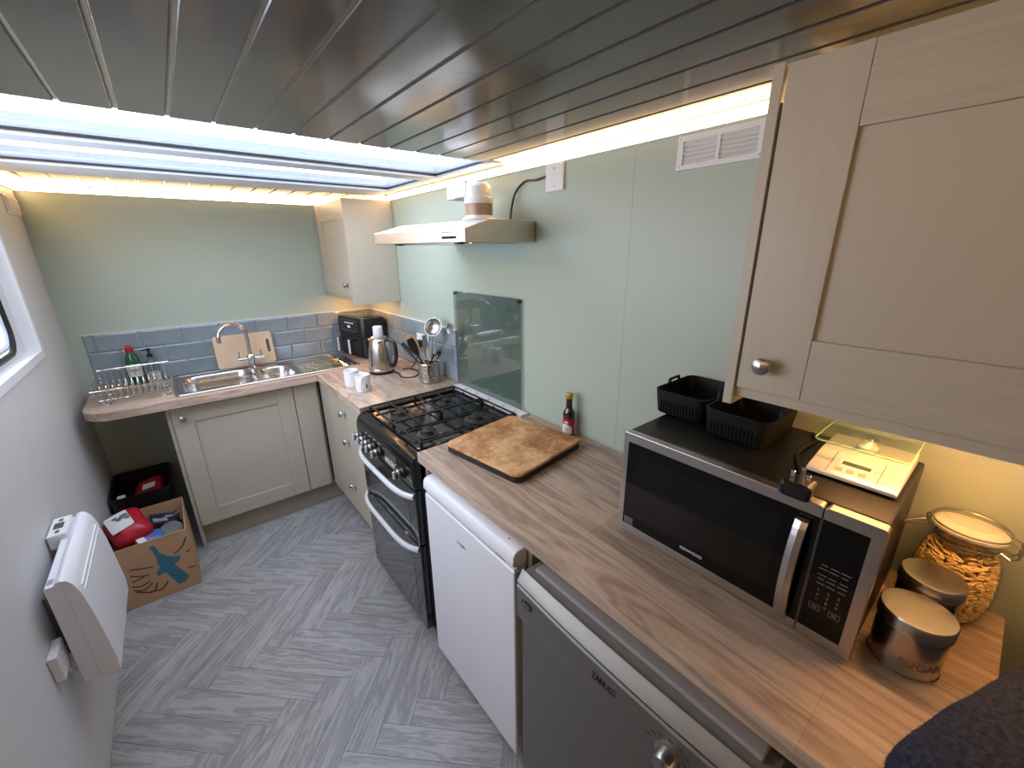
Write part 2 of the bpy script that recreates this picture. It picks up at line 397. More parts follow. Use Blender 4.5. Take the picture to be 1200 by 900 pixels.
floor = structure(box(XL, 0, YB, 0, -0.06, -0.004).build('floor', 'floor_slab'))
def clip_poly(poly, x0, x1, y0, y1):
    def cl(P, ins, inter):
        out = []
        for i in range(len(P)):
            a, b = P[i - 1], P[i]
            if ins(b):
                if not ins(a): out.append(inter(a, b))
                out.append(b)
            elif ins(a): out.append(inter(a, b))
        return out
    def ix(v): return lambda a, b: (v, a[1] + (b[1] - a[1]) * (v - a[0]) / (b[0] - a[0]))
    def iy(v): return lambda a, b: (a[0] + (b[0] - a[0]) * (v - a[1]) / (b[1] - a[1]), v)
    for ins, it in ((lambda p: p[0] >= x0, ix(x0)), (lambda p: p[0] <= x1, ix(x1)), (lambda p: p[1] >= y0, iy(y0)), (lambda p: p[1] <= y1, iy(y1))):
        if poly: poly = cl(poly, ins, it)
    return poly
def floor_planks():
    w, L, g = 0.098, 0.44, 0.0006
    u0, v0 = 0.082, -1.915 - w
    s2 = math.sqrt(0.5)
    def place(u, v, lu, lv):
        pts = [(u + g, v + g), (u + lu - g, v + g), (u + lu - g, v + lv - g), (u + g, v + lv - g)]
        P = [((a + b) * s2, (b - a) * s2) for a, b in pts]
        P = clip_poly(P, XL + 0.001, -0.40, -3.30, -0.001)
        if len(P) < 3: return
        cu, cv = u + lu / 2, v + lv / 2; cx, cy = (cu + cv) * s2, (cv - cu) * s2
        rot = -PI / 4 if lu > lv else PI / 4
        c, s = math.cos(-rot), math.sin(-rot)
        loc = [((x - cx) * c - (y - cy) * s, (x - cx) * s + (y - cy) * c) for x, y in P]
        mb = MB(); n = len(loc)
        mb.loft([[(x, y, -0.004) for x, y in loc], [(x, y, 0.0) for x, y in loc]], sm=False)
        ob = mb.build('floor_plank', 'floor_plank', floor, local=True)
        ob.location = (cx, cy, 0); ob.rotation_euler = (0, 0, rot)
    for j in range(-6, 7):
        for i in range(-30, 31):
            uu, vv = u0 + i * w + j * L, v0 + i * w - j * L
            cx, cy = (uu + vv) * s2, (vv - uu) * s2
            if not (-3.2 < cx < 1.2 and -4.6 < cy < 1.0): continue
            place(uu, vv, L, w); place(uu + L, vv + w - L, w, L)
floor_planks()

def wall_right():
    w = structure(box(0, 0.08, YB, 0.08, -0.06, 2.05).build('wall_right', 'green_wall'))
    # raised joint between the two wall sheets
    box(-0.0006, 0, -2.3085, -2.3065, 0.92, 1.90).build('sheet_joint', 'green_wall', w)
    return w
WR = wall_right()
WF = structure(box(XL - 0.08, 0, 0, 0.08, -0.06, 2.05).build('wall_far', 'green_wall'))

def tiles():
    z0, ph, pl, g = H + 0.001, 0.098, 0.1907, 0.0035
    def tile_mesh(axis, a0, a1, zz):
        d, e = 0.0075, 0.007
        w = a1 - a0; mb = MB(); ee = min(e, w / 3)
        def fn(u, v, t): return (u, -t, v) if axis == 'y' else (-t, u, v)
        h = ph - g
        r0 = [(-w / 2, -h / 2), (w / 2, -h / 2), (w / 2, h / 2), (-w / 2, h / 2)]
        r1 = [(-w / 2 + ee, -h / 2 + e), (w / 2 - ee, -h / 2 + e), (w / 2 - ee, h / 2 - e), (-w / 2 + ee, h / 2 - e)]
        mb.loft([[fn(u, v, 0) for u, v in r0], [fn(u, v, 0.0045) for u, v in r0], [fn(u, v, d) for u, v in r1]], sm=False)
        ob = mb.build('tile', 'tile', WF if axis == 'y' else WR, local=True)
        c = (a0 + a1) / 2
        ob.location = (c, -0.002, zz + ph / 2) if axis == 'y' else (-0.002, c, zz + ph / 2)
    for row in range(3):
        zz = z0 + row * ph
        jo = -1.535 if row != 1 else -1.44
        xs = [-1.574] + [jo + pl * k for k in range(0, 10)]
        xs = [x for x in xs if x < -0.03] + [-0.004]
        for a, b in zip(xs[:-1], xs[1:]):
            if b - a > 0.02: tile_mesh('y', a + g / 2, b - g / 2, zz)
        jo = -0.53 if row != 1 else -0.435
        ys = sorted([-1.243] + [jo - pl * k for k in range(-3, 5)])
        ys = [y for y in ys if -1.2431 <= y < -0.03] + [-0.010]
        for a, b in zip(ys[:-1], ys[1:]):
            if b - a > 0.02: tile_mesh('x', a + g / 2, b - g / 2, zz)
    box(-1.574, -0.002, -0.002, 0, H + 0.001, 1.205).build('grout_bed', 'grout', WF)
    box(-0.002, 0, -1.243, -0.002, H + 0.001, 1.205).build('grout_bed', 'grout', WR)
    box(-1.576, -0.002, -0.0095, 0, 1.205, 1.209).build('edge_trim', 'white_plastic', WF)
    box(-0.0095, 0, -1.243, -0.009, 1.205, 1.209).build('edge_trim', 'white_plastic', WR)
tiles()

# left wall with the porthole opening
WX = (-2.45, -0.535, 1.213, 1.80)    # y0 y1 z0 z1
def wall_left():
    mb = MB(); x0 = XL - 0.038
    g = 0.006
    mb.box(x0, XL, YB, WX[0] - g, -0.06, 2.05); mb.box(x0, XL, WX[1] + g, 0, -0.06, 2.05)
    mb.box(x0, XL, WX[0] - g, WX[1] + g, -0.06, WX[2] - g); mb.box(x0, XL, WX[0] - g, WX[1] + g, WX[3] + g, 2.05)
    w = structure(mb.build('wall_left', 'white_wall'))
    y0, y1, z0, z1 = WX
    win = sroot('window_1', (XL, (y0 + y1) / 2, z0))
    # liner lip standing proud around the opening
    t = 0.010; q = 0.022
    m2 = MB(); fx = XL + 0.006
    m2.plate([[(y0 - t, z0 - t), (y1 + t, z0 - t), (y1 + t, z1 + t), (y0 - t, z1 + t)], [(y0 + q, z0 + q), (y0 + q, z1 - q), (y1 - q, z1 - q), (y1 - q, z0 + q)]], lambda u, v, d: (d, u, v), XL - 0.039, fx)
    m2.build('liner_frame', 'white_plastic', win)
    # bevelled inner board with the porthole hole
    cy, cz, ww, hh = (y0 + y1) / 2 + 0.0, 1.52, 1.63, 0.52
    xb = XL - 0.0395
    m3 = MB()
    m3.plate([[(y0 - .008, z0 - .008), (y1 + .008, z0 - .008), (y1 + .008, z1 + .008), (y0 - .008, z1 + .008)], rrect(cy, cz, ww, hh, 0.09, 6)[::-1]], lambda u, v, d: (d, u, v), xb - 0.012, xb)
    m3.build('inner_board', 'white_wall', win)
    g = MB(); ring = rrect(cy, cz, ww, hh, 0.09, 6)
    g.tube([(xb, a, b) for a, b in ring], 0.011, 8, closed=True); g.build('rubber_gasket', 'gasket', win)
    f = MB(); ring = rrect(cy, cz, ww - 0.05, hh - 0.05, 0.07, 6)
    f.tube([(xb - 0.012, a, b) for a, b in ring], 0.013, 8, closed=True); f.build('frame', 'aluminium', win)
    box(xb - 0.022, xb - 0.018, cy - ww / 2, cy + ww / 2, cz - hh / 2, cz + hh / 2).build('pane', 'window_glass', win)
wall_left()

def wall_back():
    structure(box(XL - 0.08, 0.08, YB - 0.08, YB, -0.06, 2.05).build('wall_back', 'white_wall'))
wall_back()

def ceiling():
    x0, x1, y0, y1 = SKY
    mb = MB()
    mb.box(XL, 0, YB, y0, CZ + 0.022, CZ + 0.06); mb.box(XL, 0, y1, 0, CZ + 0.022, CZ + 0.06)
    mb.box(XL, x0, y0, y1, CZ + 0.022, CZ + 0.06); mb.box(x1, 0, y0, y1, CZ + 0.022, CZ + 0.06)
    c = structure(mb.build('ceiling', 'deck'))
    pitch, gap = 0.0952, 0.0085
    def run(ya, yb):
        k0 = -4
        gx = [-1.269 + pitch * k for k in range(k0, 13)]
        edges = [(a + gap / 2, b - gap / 2) for a, b in zip(gx[:-1], gx[1:])]
        edges.append((gx[-1] + gap / 2, -0.001)); edges.insert(0, (XL + 0.001, gx[0] - gap / 2))
        for a, b in edges:
            if b < XL + 0.02: continue
            a = max(a, XL + 0.001)
            e = 0.0018; w = b - a
            poly = [(a, CZ + 0.010), (a, CZ + e), (a + e, CZ), (b - e, CZ), (b, CZ + e), (b, CZ + 0.010)]
            cx = (a + b) / 2; cy = (ya + yb) / 2
            m = MB().prism([(p - cx, q - CZ) for p, q in poly], 'y', ya - cy, yb - cy)
            o = m.build('ceiling_plank', 'ceiling', c, local=True); o.location = (cx, cy, CZ)
        for g in gx:
            if g < XL + 0.01: continue
            box(g - gap / 2, g + gap / 2, ya, yb, CZ + 0.0040, CZ + 0.0098).build('groove_strip', 'groove', c)
    run(YB + 0.002, y0); run(y1, -0.002)
    return c
ceiling()

def skylight():
    x0, x1, y0, y1 = SKY
    s = sroot('window_2', ((x0 + x1) / 2, (y0 + y1) / 2, CZ))
    xr = -0.105
    for (a, b) in ((y0, -1.30), (-1.197, -0.76)):
        box(x0 + 0.02, xr, a, b, CZ + 0.012, CZ + 0.017).build('pane', 'roof_glass', s)
        # black glazing seals around each pane
        for (p, q, r, t) in ((x0, xr + 0.004, a - 0.003, a + 0.001), (x0, xr + 0.004, b - 0.003, b + 0.003), (xr - 0.003, xr + 0.004, a, b)):
            box(p, q, r, t, CZ + 0.004, CZ + 0.012).build('glazing_seal', 'gasket', s)
    box(x0, x1, -1.297, -1.200, CZ - 0.006, CZ + 0.05).build('crossbar', 'aluminium', s, 0.002)
    box(x0, x1, -0.757, y1, CZ - 0.006, CZ + 0.05).build('crossbar', 'aluminium', s, 0.002)
    box(xr + 0.003, x1, y0 - 0.03, -1.298, CZ - 0.004, CZ + 0.05).build('side_frame', 'aluminium', s, 0.002)
    box(xr + 0.003, x1, -1.199, -0.758, CZ - 0.004, CZ + 0.05).build('side_frame', 'aluminium', s, 0.002)
    box(x0, x0 + 0.022, y0, y1, CZ + 0.0, CZ + 0.05).build('side_frame', 'aluminium', s, 0.002)
skylight()

def coving():
    """LED profile along the top of each wall: a white channel whose upright diffuser faces the room"""
    zb, zt, d = 1.911, CZ - 0.001, 0.008
    def strip(name, x0, x1, y0, y1, face):
        p = structure(box(x0, x1, y0, y1, zb, zt).build(name, 'white_plastic'))
        e = 0.0012
        if face == '-x': q = (x0 - e, x0, y0 + .002, y1)
        elif face == '+x': q = (x1, x1 + e, y0 + .002, y1)
        elif face == '-y': q = (x0 + .002, x1 - .002, y0 - e, y0)
        else: q = (x0 + .002, x1 - .002, y1, y1 + e)
        box(*q, zb + 0.001, zt - 0.001).build('light_diffuser', 'led', p)
    strip('trim_1', -d, -0.0005, YB + 0.012, -0.012, '-x')
    strip('trim_2', XL + 0.0005, -0.0005, -d, -0.0005, '-y')
    strip('trim_3', XL + 0.0005, XL + d, YB + 0.012, -0.012, '+x')
    strip('trim_4', XL + 0.0005, -0.0005, YB + 0.0005, YB + d, '+y')
coving()

# ================================================================ CABINETS AND WORKTOPS
def knob(parent, o, ax, r=0.017, proj=0.03, mat='satin'):
    MB().lathe([(r * 0.62, 0), (r * 0.62, 0.003), (r * 0.36, 0.006), (r * 0.34, proj * 0.45), (r * 0.8, proj * 0.6), (r, proj * 0.72), (r * 0.95, proj * 0.88), (r * 0.6, proj), (0, proj * 1.04)], o, ax, 20).build('knob', mat, parent)

def shaker(parent, face, d, u0, u1, z0, z1, fw, knob_at=None, th=0.02, name='door', knob_r=0.017):
    """door in the plane x = d (face 'x', looking to -x) or y = d (face 'y', looking to -y)"""
    def B(a, b, d0, d1, p, q):
        return box(d + d0, d + d1, a, b, p, q) if face == 'x' else box(a, b, d + d0, d + d1, p, q)
    dr = B(u0 + fw - 0.004, u1 - fw + 0.004, 0.008, th, z0 + fw - 0.004, z1 - fw + 0.004).build(name, 'cab', parent)
    for a, b in ((u0, u0 + fw), (u1 - fw, u1)):
        B(a, b, 0, th, z0, z1).build('stile', 'cab_grain_z', dr, 0.0012)
    for p, q in ((z0, z0 + fw), (z1 - fw, z1)):
        B(u0 + fw + 0.0005, u1 - fw - 0.0005, 0.0004, th, p, q).build('rail', 'cab_grain_y' if face == 'x' else 'cab_grain_x', dr, 0.0012)
    if knob_at:
        u, z = knob_at
        knob(dr, (d, u, z) if face == 'x' else (u, d, z), (-1, 0, 0) if face == 'x' else (0, -1, 0), knob_r, knob_r * 1.75)
    return dr

def sink_cabinet():
    c = thing('sink_cabinet', 'pale beige shaker base cabinet with one door under the sink', 'cabinet', (-0.93, -0.26, 0))
    f = -0.487
    box(-1.306, -1.289, f + 0.012, -0.004, 0.001, 0.87).build('side_panel', 'cab', c, 0.001)
    box(-0.575, -0.560, f + 0.022, -0.004, 0.14, 0.87).build('side_panel', 'cab', c)
    box(-1.288, -0.576, -0.016, -0.004, 0.10, 0.87).build('back_panel', 'cab', c)
    box(-1.288, -0.576, f + 0.024, -0.017, 0.14, 0.158).build('bottom_panel', 'cab', c)
    box(-1.288, -0.50, -0.440, -0.424, 0.001, 0.139).build('plinth', 'plinth', c)
    shaker(c, 'y', f, -1.287, -0.709, 0.143, 0.853, 0.088, (-1.243, 0.795))
    box(-0.705, -0.576, f, f + 0.02, 0.143, 0.853).build('filler_panel', 'cab', c, 0.001)
sink_cabinet()

def drawer_cabinet():
    c = thing('drawer_cabinet', 'pale beige base cabinet with three drawers left of the cooker', 'cabinet', (-0.28, -0.95, 0))
    f = -0.555
    box(f + 0.021, -0.004, -1.258, -0.62, 0.14, 0.87).build('carcass', 'cab', c)
    box(f, f + 0.02, -0.632, -0.488, 0.143, 0.853).build('filler_panel', 'cab', c, 0.001)
    box(-0.500, -0.484, -1.258, -0.423, 0.001, 0.139).build('plinth', 'plinth', c)
    for z0, z1 in ((0.712, 0.853), (0.452, 0.707), (0.150, 0.447)):
        d = box(f, f + 0.02, -1.255, -0.637, z0, z1).build('drawer', 'cab', c, 0.0015)
        knob(d, (f, -0.946, (z0 + z1) / 2 + (0.0 if z1 > 0.8 else 0.035)), (-1, 0, 0), 0.019, 0.034, 'chrome')
drawer_cabinet()

def upper_cabinets():
    # large wall cabinet in the foreground
    y0, y1, f, z0, z1 = -3.39, -2.808, -0.302, 1.347, 1.905
    c = thing('wall_cabinet', 'large beige shaker wall cabinet hanging above the microwave', 'cabinet', (-0.14, -3.1, z0))
    box(f + 0.021, -0.004, y0, y1 - 0.001, z0, z1 - 0.05).build('carcass', 'cab', c)
    box(f - 0.001, -0.002, y1 + 0.001, y1 + 0.019, 1.309, 1.908).build('end_panel', 'cab', c, 0.001)
    box(f + 0.012, f + 0.028, y0, y1, 1.326, z0 - 0.001).build('light_pelmet', 'cab', c)
    shaker(c, 'x', f, y0 + 0.002, y1 - 0.004, z0 + 0.002, z1 - 0.001, 0.112, (-2.858, 1.404), knob_r=0.0165)
    lt = box(-0.20, -0.17, -3.36, -2.98, z0 - 0.012, z0 - 0.0005).build('strip_light_housing', 'aluminium', c)
    box(-0.197, -0.173, -3.355, -2.985, z0 - 0.014, z0 - 0.012).build('light_diffuser', 'led_under', lt)
    # small one in the far corner
    y0, y1, f, z0, z1 = -0.548, -0.018, -0.302, 1.345, 1.905
    c = thing('wall_cabinet', 'small beige shaker wall cabinet in the far corner above the air fryer', 'cabinet', (-0.14, -0.3, z0))
    box(f + 0.021, -0.004, y0 + 0.001, -0.003, z0, z1).build('carcass', 'cab', c)
    box(f - 0.001, -0.002, y0 - 0.019, y0 - 0.001, 1.305, 1.908).build('end_panel', 'cab', c, 0.001)
    box(f + 0.012, f + 0.028, y0, y1, 1.326, z0 - 0.001).build('light_pelmet', 'cab', c)
    shaker(c, 'x', f, y0 + 0.003, y1, z0 + 0.002, z1 - 0.001, 0.105, (-0.492, 1.42))
    lt = box(-0.20, -0.17, -0.46, -0.10, z0 - 0.012, z0 - 0.0005).build('strip_light_housing', 'aluminium', c)
    box(-0.197, -0.173, -0.455, -0.105, z0 - 0.014, z0 - 0.012).build('light_diffuser', 'led_under', lt)
upper_cabinets()

def worktops():
    t0 = 0.871
    # long run above fridge and dishwasher, carried on three white support panels
    w = thing('worktop', 'long grey-brown wood laminate worktop above the fridge and dishwasher', 'worktop', (-0.29, -2.56, t0))
    box(-0.573, -0.001, -3.268, -1.852, t0, H).build('slab', 'worktop_y', w, 0.0012)
    for y in (-1.870, -2.459, -3.250):
        box(-0.545, -0.004, y, y + 0.016, 0.001, t0 - 0.0005).build('support_panel', 'cab', w)
    # corner piece between sink and cooker
    w = thing('worktop', 'short wood laminate worktop in the corner under kettle and mugs', 'worktop', (-0.29, -0.9, t0))
    box(-0.573, -0.001, -1.262, -0.546, t0, H).build('slab', 'worktop_y', w, 0.0012)
    # sink run, rounded free end at the left, opening for the bowls
    w = thing('worktop', 'wood laminate worktop around the sink with a rounded left end', 'worktop', (-0.8, -0.27, t0))
    yf, xl = -0.545, -1.600
    out = [(-0.001, -0.001), (xl, -0.001)] + arc((xl + 0.13, yf + 0.13), 0.13, PI, 1.5 * PI, 10, lambda a, b: (a, b)) + [(-0.001, yf)]
    hole = [(-1.222, -0.48), (-0.62, -0.48), (-0.62, -0.075), (-1.222, -0.075)]
    MB().plate([out, hole], lambda u, v, t: (u, v, t), t0, H).build('slab', 'worktop_x', w)
    box(-0.575, -0.5725, -0.545, -0.5435, t0, H + 0.0006).build('joint_strip', 'aluminium', w)
worktops()

def sink():
    s = thing('kitchen_sink', 'stainless steel bowl and half sink with ridged drainer set in the worktop', 'sink', (-0.77, -0.27, H))
    z0, z1 = H + 0.0005, H + 0.005
    main = rrect(-1.035, -0.285, 0.345, 0.355, 0.07, 6); half = rrect(-0.742, -0.315, 0.165, 0.285, 0.055, 6)
    outer = rrect(-0.765, -0.268, 0.965, 0.445, 0.03, 5)
    MB().plate([outer, main[::-1], half[::-1]], lambda u, v, t: (u, v, t), z0, z1).build('sink_top', 'steel_x', s)
    def bowl(cx, cy, w, h, r, depth, name):
        rings = []
        for (ins, z) in ((0, z1), (0.004, z1 - 0.006), (0.010, z1 - 0.05), (0.018, z1 - depth + 0.025), (0.03, z1 - depth + 0.006), (0.05, z1 - depth)):
            rings.append([(u, v, z) for u, v in rrect(cx, cy, w - 2 * ins, h - 2 * ins, max(r - ins * 0.4, 0.01), 6)])
        b = MB().loft(rings, cap0=False, cap1=True).build(name, 'steel_x', s, fix=False)
        MB().lathe([(0.036, 0.001), (0.038, 0.003), (0.030, 0.004), (0.012, 0.002), (0, 0.002)], (cx, cy + h * 0.1, z1 - depth), n=20).build('drain_waste', 'chrome', b)
    bowl(-1.035, -0.285, 0.345, 0.355, 0.07, 0.15, 'main_bowl')
    bowl(-0.742, -0.315, 0.165, 0.285, 0.055, 0.10, 'half_bowl')
    for k in range(8):
        y = -0.44 + k * 0.046
        m = MB(); x0, x1 = -0.630 , -0.335
        m.loft([[(x0, y - 0.009, z1), (x0, y, z1 + 0.0005), (x0, y + 0.009, z1)], [(x0 + 0.03, y - 0.010, z1), (x0 + 0.03, y, z1 + 0.009), (x0 + 0.03, y + 0.010, z1)], [(x1 - 0.03, y - 0.010, z1), (x1 - 0.03, y, z1 + 0.009), (x1 - 0.03, y + 0.010, z1)], [(x1, y - 0.009, z1), (x1, y, z1 + 0.0005), (x1, y + 0.009, z1)]])
        m.build('drainer_ridge', 'chrome', s, angle=60)
    # raised rim round the top
    m = MB(); m.tube([(u, v, z1) for u, v in rrect(-0.765, -0.268, 0.955, 0.435, 0.03, 5)], 0.0045, 6, closed=True); m.build('rim', 'steel', s)
sink()

def tap():
    bx, by, bz = -0.846, -0.135, H + 0.0055
    t = thing('mixer_tap', 'chrome swan neck mixer tap standing behind the sink', 'tap', (bx, by, bz))
    MB().lathe([(0.027, 0), (0.027, 0.006), (0.021, 0.010), (0.019, 0.045), (0.023, 0.055), (0.023, 0.085), (0.016, 0.095), (0, 0.095)], (bx, by, bz), n=24).build('tap_body', 'chrome', t)
    d = Vector((-0.15, -0.075, 0)).normalized(); r = 0.083; zt = 1.133
    path = [Vector((bx, by, bz + 0.08)), Vector((bx, by, 1.04)), Vector((bx, by, 1.09))]
    for i in range(15):
        a = PI * i / 14; path.append(Vector((bx, by, zt)) + d * (r - r * math.cos(a)) + Vector((0, 0, r * math.sin(a))))
    path.append(path[-1] + Vector((0, 0, -0.018)))
    m = MB(); m.tube(path, 0.0115, 14); m.build('spout', 'chrome', t)
    for sgn in (-1, 1):
        m = MB(); p = Vector((bx, by, bz + 0.068)); e = Vector((sgn * 0.072, 0, 0.0))
        m.cyl(p, p + e, 0.0125, 0.0115, 16)
        h = m.build('handle', 'chrome', t)
        m = MB(); q = p + e * 0.86; m.cyl(q, q + Vector((sgn * -0.004, 0, 0.052)), 0.0045, 0.0038, 10); m.build('lever', 'chrome', h)
tap()

# ================================================================ COOKER
def cooker():
    y0, y1 = -1.845, -1.270; yc = (y0 + y1) / 2
    c = thing('gas_cooker', 'freestanding black gas cooker with two oven doors and raised glass lid', 'cooker', (-0.3, yc, 0))
    box(-0.562, -0.035, y0, y1, 0.05, 0.872).build('body', 'black', c, 0.002)
    box(-0.540, -0.06, y0 + 0.01, y1 - 0.01, 0.001, 0.05).build('base', 'black', c)
    # hob tray with a raised rolled edge
    hob = MB()
    hob.box(-0.552, -0.035, y0, y1, 0.872, 0.893)
    h = hob.build('hob', 'black_gloss', c, 0.003)
    m = MB(); rr = rrect(-0.305, yc, 0.475, 0.52, 0.02, 4)
    m.tube([(u, v, 0.896) for u, v in rr], 0.0055, 6, closed=True); m.build('hob_rim', 'black_gloss', h)
    # control fascia: swept front
    prof = [(-0.540, 0.893), (-0.556, 0.893), (-0.574, 0.888), (-0.588, 0.876), (-0.597, 0.855), (-0.600, 0.83), (-0.598, 0.775), (-0.592, 0.752), (-0.562, 0.748), (-0.54, 0.748)]
    MB().prism(prof, 'y', y0, y1, sm=True).build('control_fascia', 'black_gloss', c, angle=50)
    def cknob(y, z=0.797, r=0.0185):
        k = MB().lathe([(r + 0.006, 0), (r + 0.006, 0.004), (r + 0.002, 0.007), (r, 0.010), (r * 0.93, 0.030), (r * 0.8, 0.033), (0, 0.033)], (-0.599, y, z), (-1, 0, 0), 20).build('control_knob', 'black', c)
        MB().lathe([(r + 0.002, 0.016), (r + 0.003, 0.022), (r + 0.0005, 0.027)], (-0.599, y, z), (-1, 0, 0), 20).build('bezel', 'satin', k, fix=False)
        box(-0.640, -0.628, y - 0.004, y + 0.004, z - r * 0.85, z + r * 0.85).build('grip', 'silver', k, 0.0015)
    for y in (-1.318, -1.372, -1.424, -1.474, -1.540, -1.765): cknob(y)
    for k in range(6):
        y = -1.612 - k * 0.017
        box(-0.606, -0.598, y - 0.0036, y + 0.0036, 0.784, 0.802).build('timer_button', 'offwhite', c, 0.001)
    box(-0.6015, -0.599, -1.715, -1.600, 0.812, 0.838).build('clock_window', 'lcd_dark', c)
    def door(z0, z1, hz, bow):
        d = box(-0.592, -0.564, y0 + 0.002, y1 - 0.002, z0, z1).build('oven_door', 'oven_glass', c, 0.003)
        box(-0.5928, -0.5915, y0 + 0.075, y1 - 0.075, z0 + 0.055, z1 - 0.085).build('door_window', 'oven_pane', d)
        p = []
        for i in range(25):
            t = i / 24; y = y1 - 0.012 + (y0 - y1 + 0.024) * t
            s = 1 - abs(2 * t - 1) ** 5
            p.append((-0.593 - bow * s, y, hz))
        m = MB(); m.tube(p, 0.0105, 10)
        m.xf(lambda q: Vector((q.x, q.y, hz + (q.z - hz) * 1.25)))
        m.build('handle', 'silver', d)
    door(0.492, 0.742, 0.716, 0.036); door(0.060, 0.484, 0.470, 0.038)
    # small chrome badge plate on the lower edge of the upper door
    box(-0.5935, -0.5915, yc - 0.028, yc + 0.028, 0.499, 0.511).build('badge', 'chrome', c)
    # burners
    for (bx, by, r) in ((-0.448, -1.425, 0.038), (-0.448, -1.700, 0.030), (-0.205, -1.425, 0.028), (-0.205, -1.700, 0.036)):
        b = MB().lathe([(r * 1.5, 0), (r * 1.5, 0.002), (r * 1.05, 0.004), (r * 1.0, 0.014), (r * 0.6, 0.014)], (bx, by, 0.8932), n=24).build('burner', 'burner_alloy', c)
        MB().lathe([(r * 0.98, 0.0145), (r * 1.08, 0.017), (r * 1.08, 0.022), (r * 0.9, 0.025), (0, 0.0255)], (bx, by, 0.8932), n=24).build('burner_cap', 'black_matt', b)
        MB().cyl((bx + r * 1.25, by + 0.01, 0.895), (bx + r * 1.25, by + 0.01, 0.911), 0.0035, 0.003, 8).build('igniter', 'white_plastic', b)
    # pan supports: two wire grids
    for (ya, yb) in ((y0 + 0.03, yc - 0.004), (yc + 0.004, y1 - 0.03)):
        m = MB(); z = 0.924; xa, xb = -0.535, -0.075; w = 0.0035
        ym = (ya + yb) / 2
        for y in (ya, yb): m.box(xa, xb, y - w, y + w, z - 0.006, z)
        for x in (xa, (xa + xb) / 2, xb): m.box(x - w, x + w, ya, yb, z - 0.006, z)
        for bx in (-0.448, -0.205):
            for (dx, dy) in ((1, 0), (-1, 0), (0, 1), (0, -1)):
                if dx: m.box(bx + dx * 0.018, bx + dx * 0.112, ym - w * .8, ym + w * .8, z - 0.006, z + 0.001)
                else: m.box(bx - w * .8, bx + w * .8, ym + dy * 0.018, ym + dy * 0.13, z - 0.006, z + 0.001)
        for x in (xa, xb, (xa + xb) / 2):
            for y in (ya, yb): m.box(x - 0.005, x + 0.005, y - 0.005, y + 0.005, 0.8935, z - 0.004)
        m.build('pan_support', 'black_matt', c)
    # hinge bar and raised glass lid against the wall
    m = MB(); m.box(-0.060, -0.014, y0 + 0.004, y1 + 0.004, 0.893, 0.916)
    hb = m.build('hinge_bar', 'white_plastic', c, 0.003)
    for y in (-1.36, -1.46, -1.57, -1.68, -1.77):
        box(-0.064, -0.040, y - 0.016, y + 0.016, 0.9161, 0.921).build('hinge_cover', 'white', hb, 0.002)
    g = box(-0.0165, -0.0115, -1.790, -1.246, 0.918, 1.419).build('glass_lid', 'lid_glass', c, 0.001)
    for (y, z) in ((-1.262, 1.405), (-1.775, 1.405)):
        MB().cyl((-0.0185, y, z), (-0.001, y, z), 0.006, None, 10).build('rubber_pad', 'black', g)
cooker()

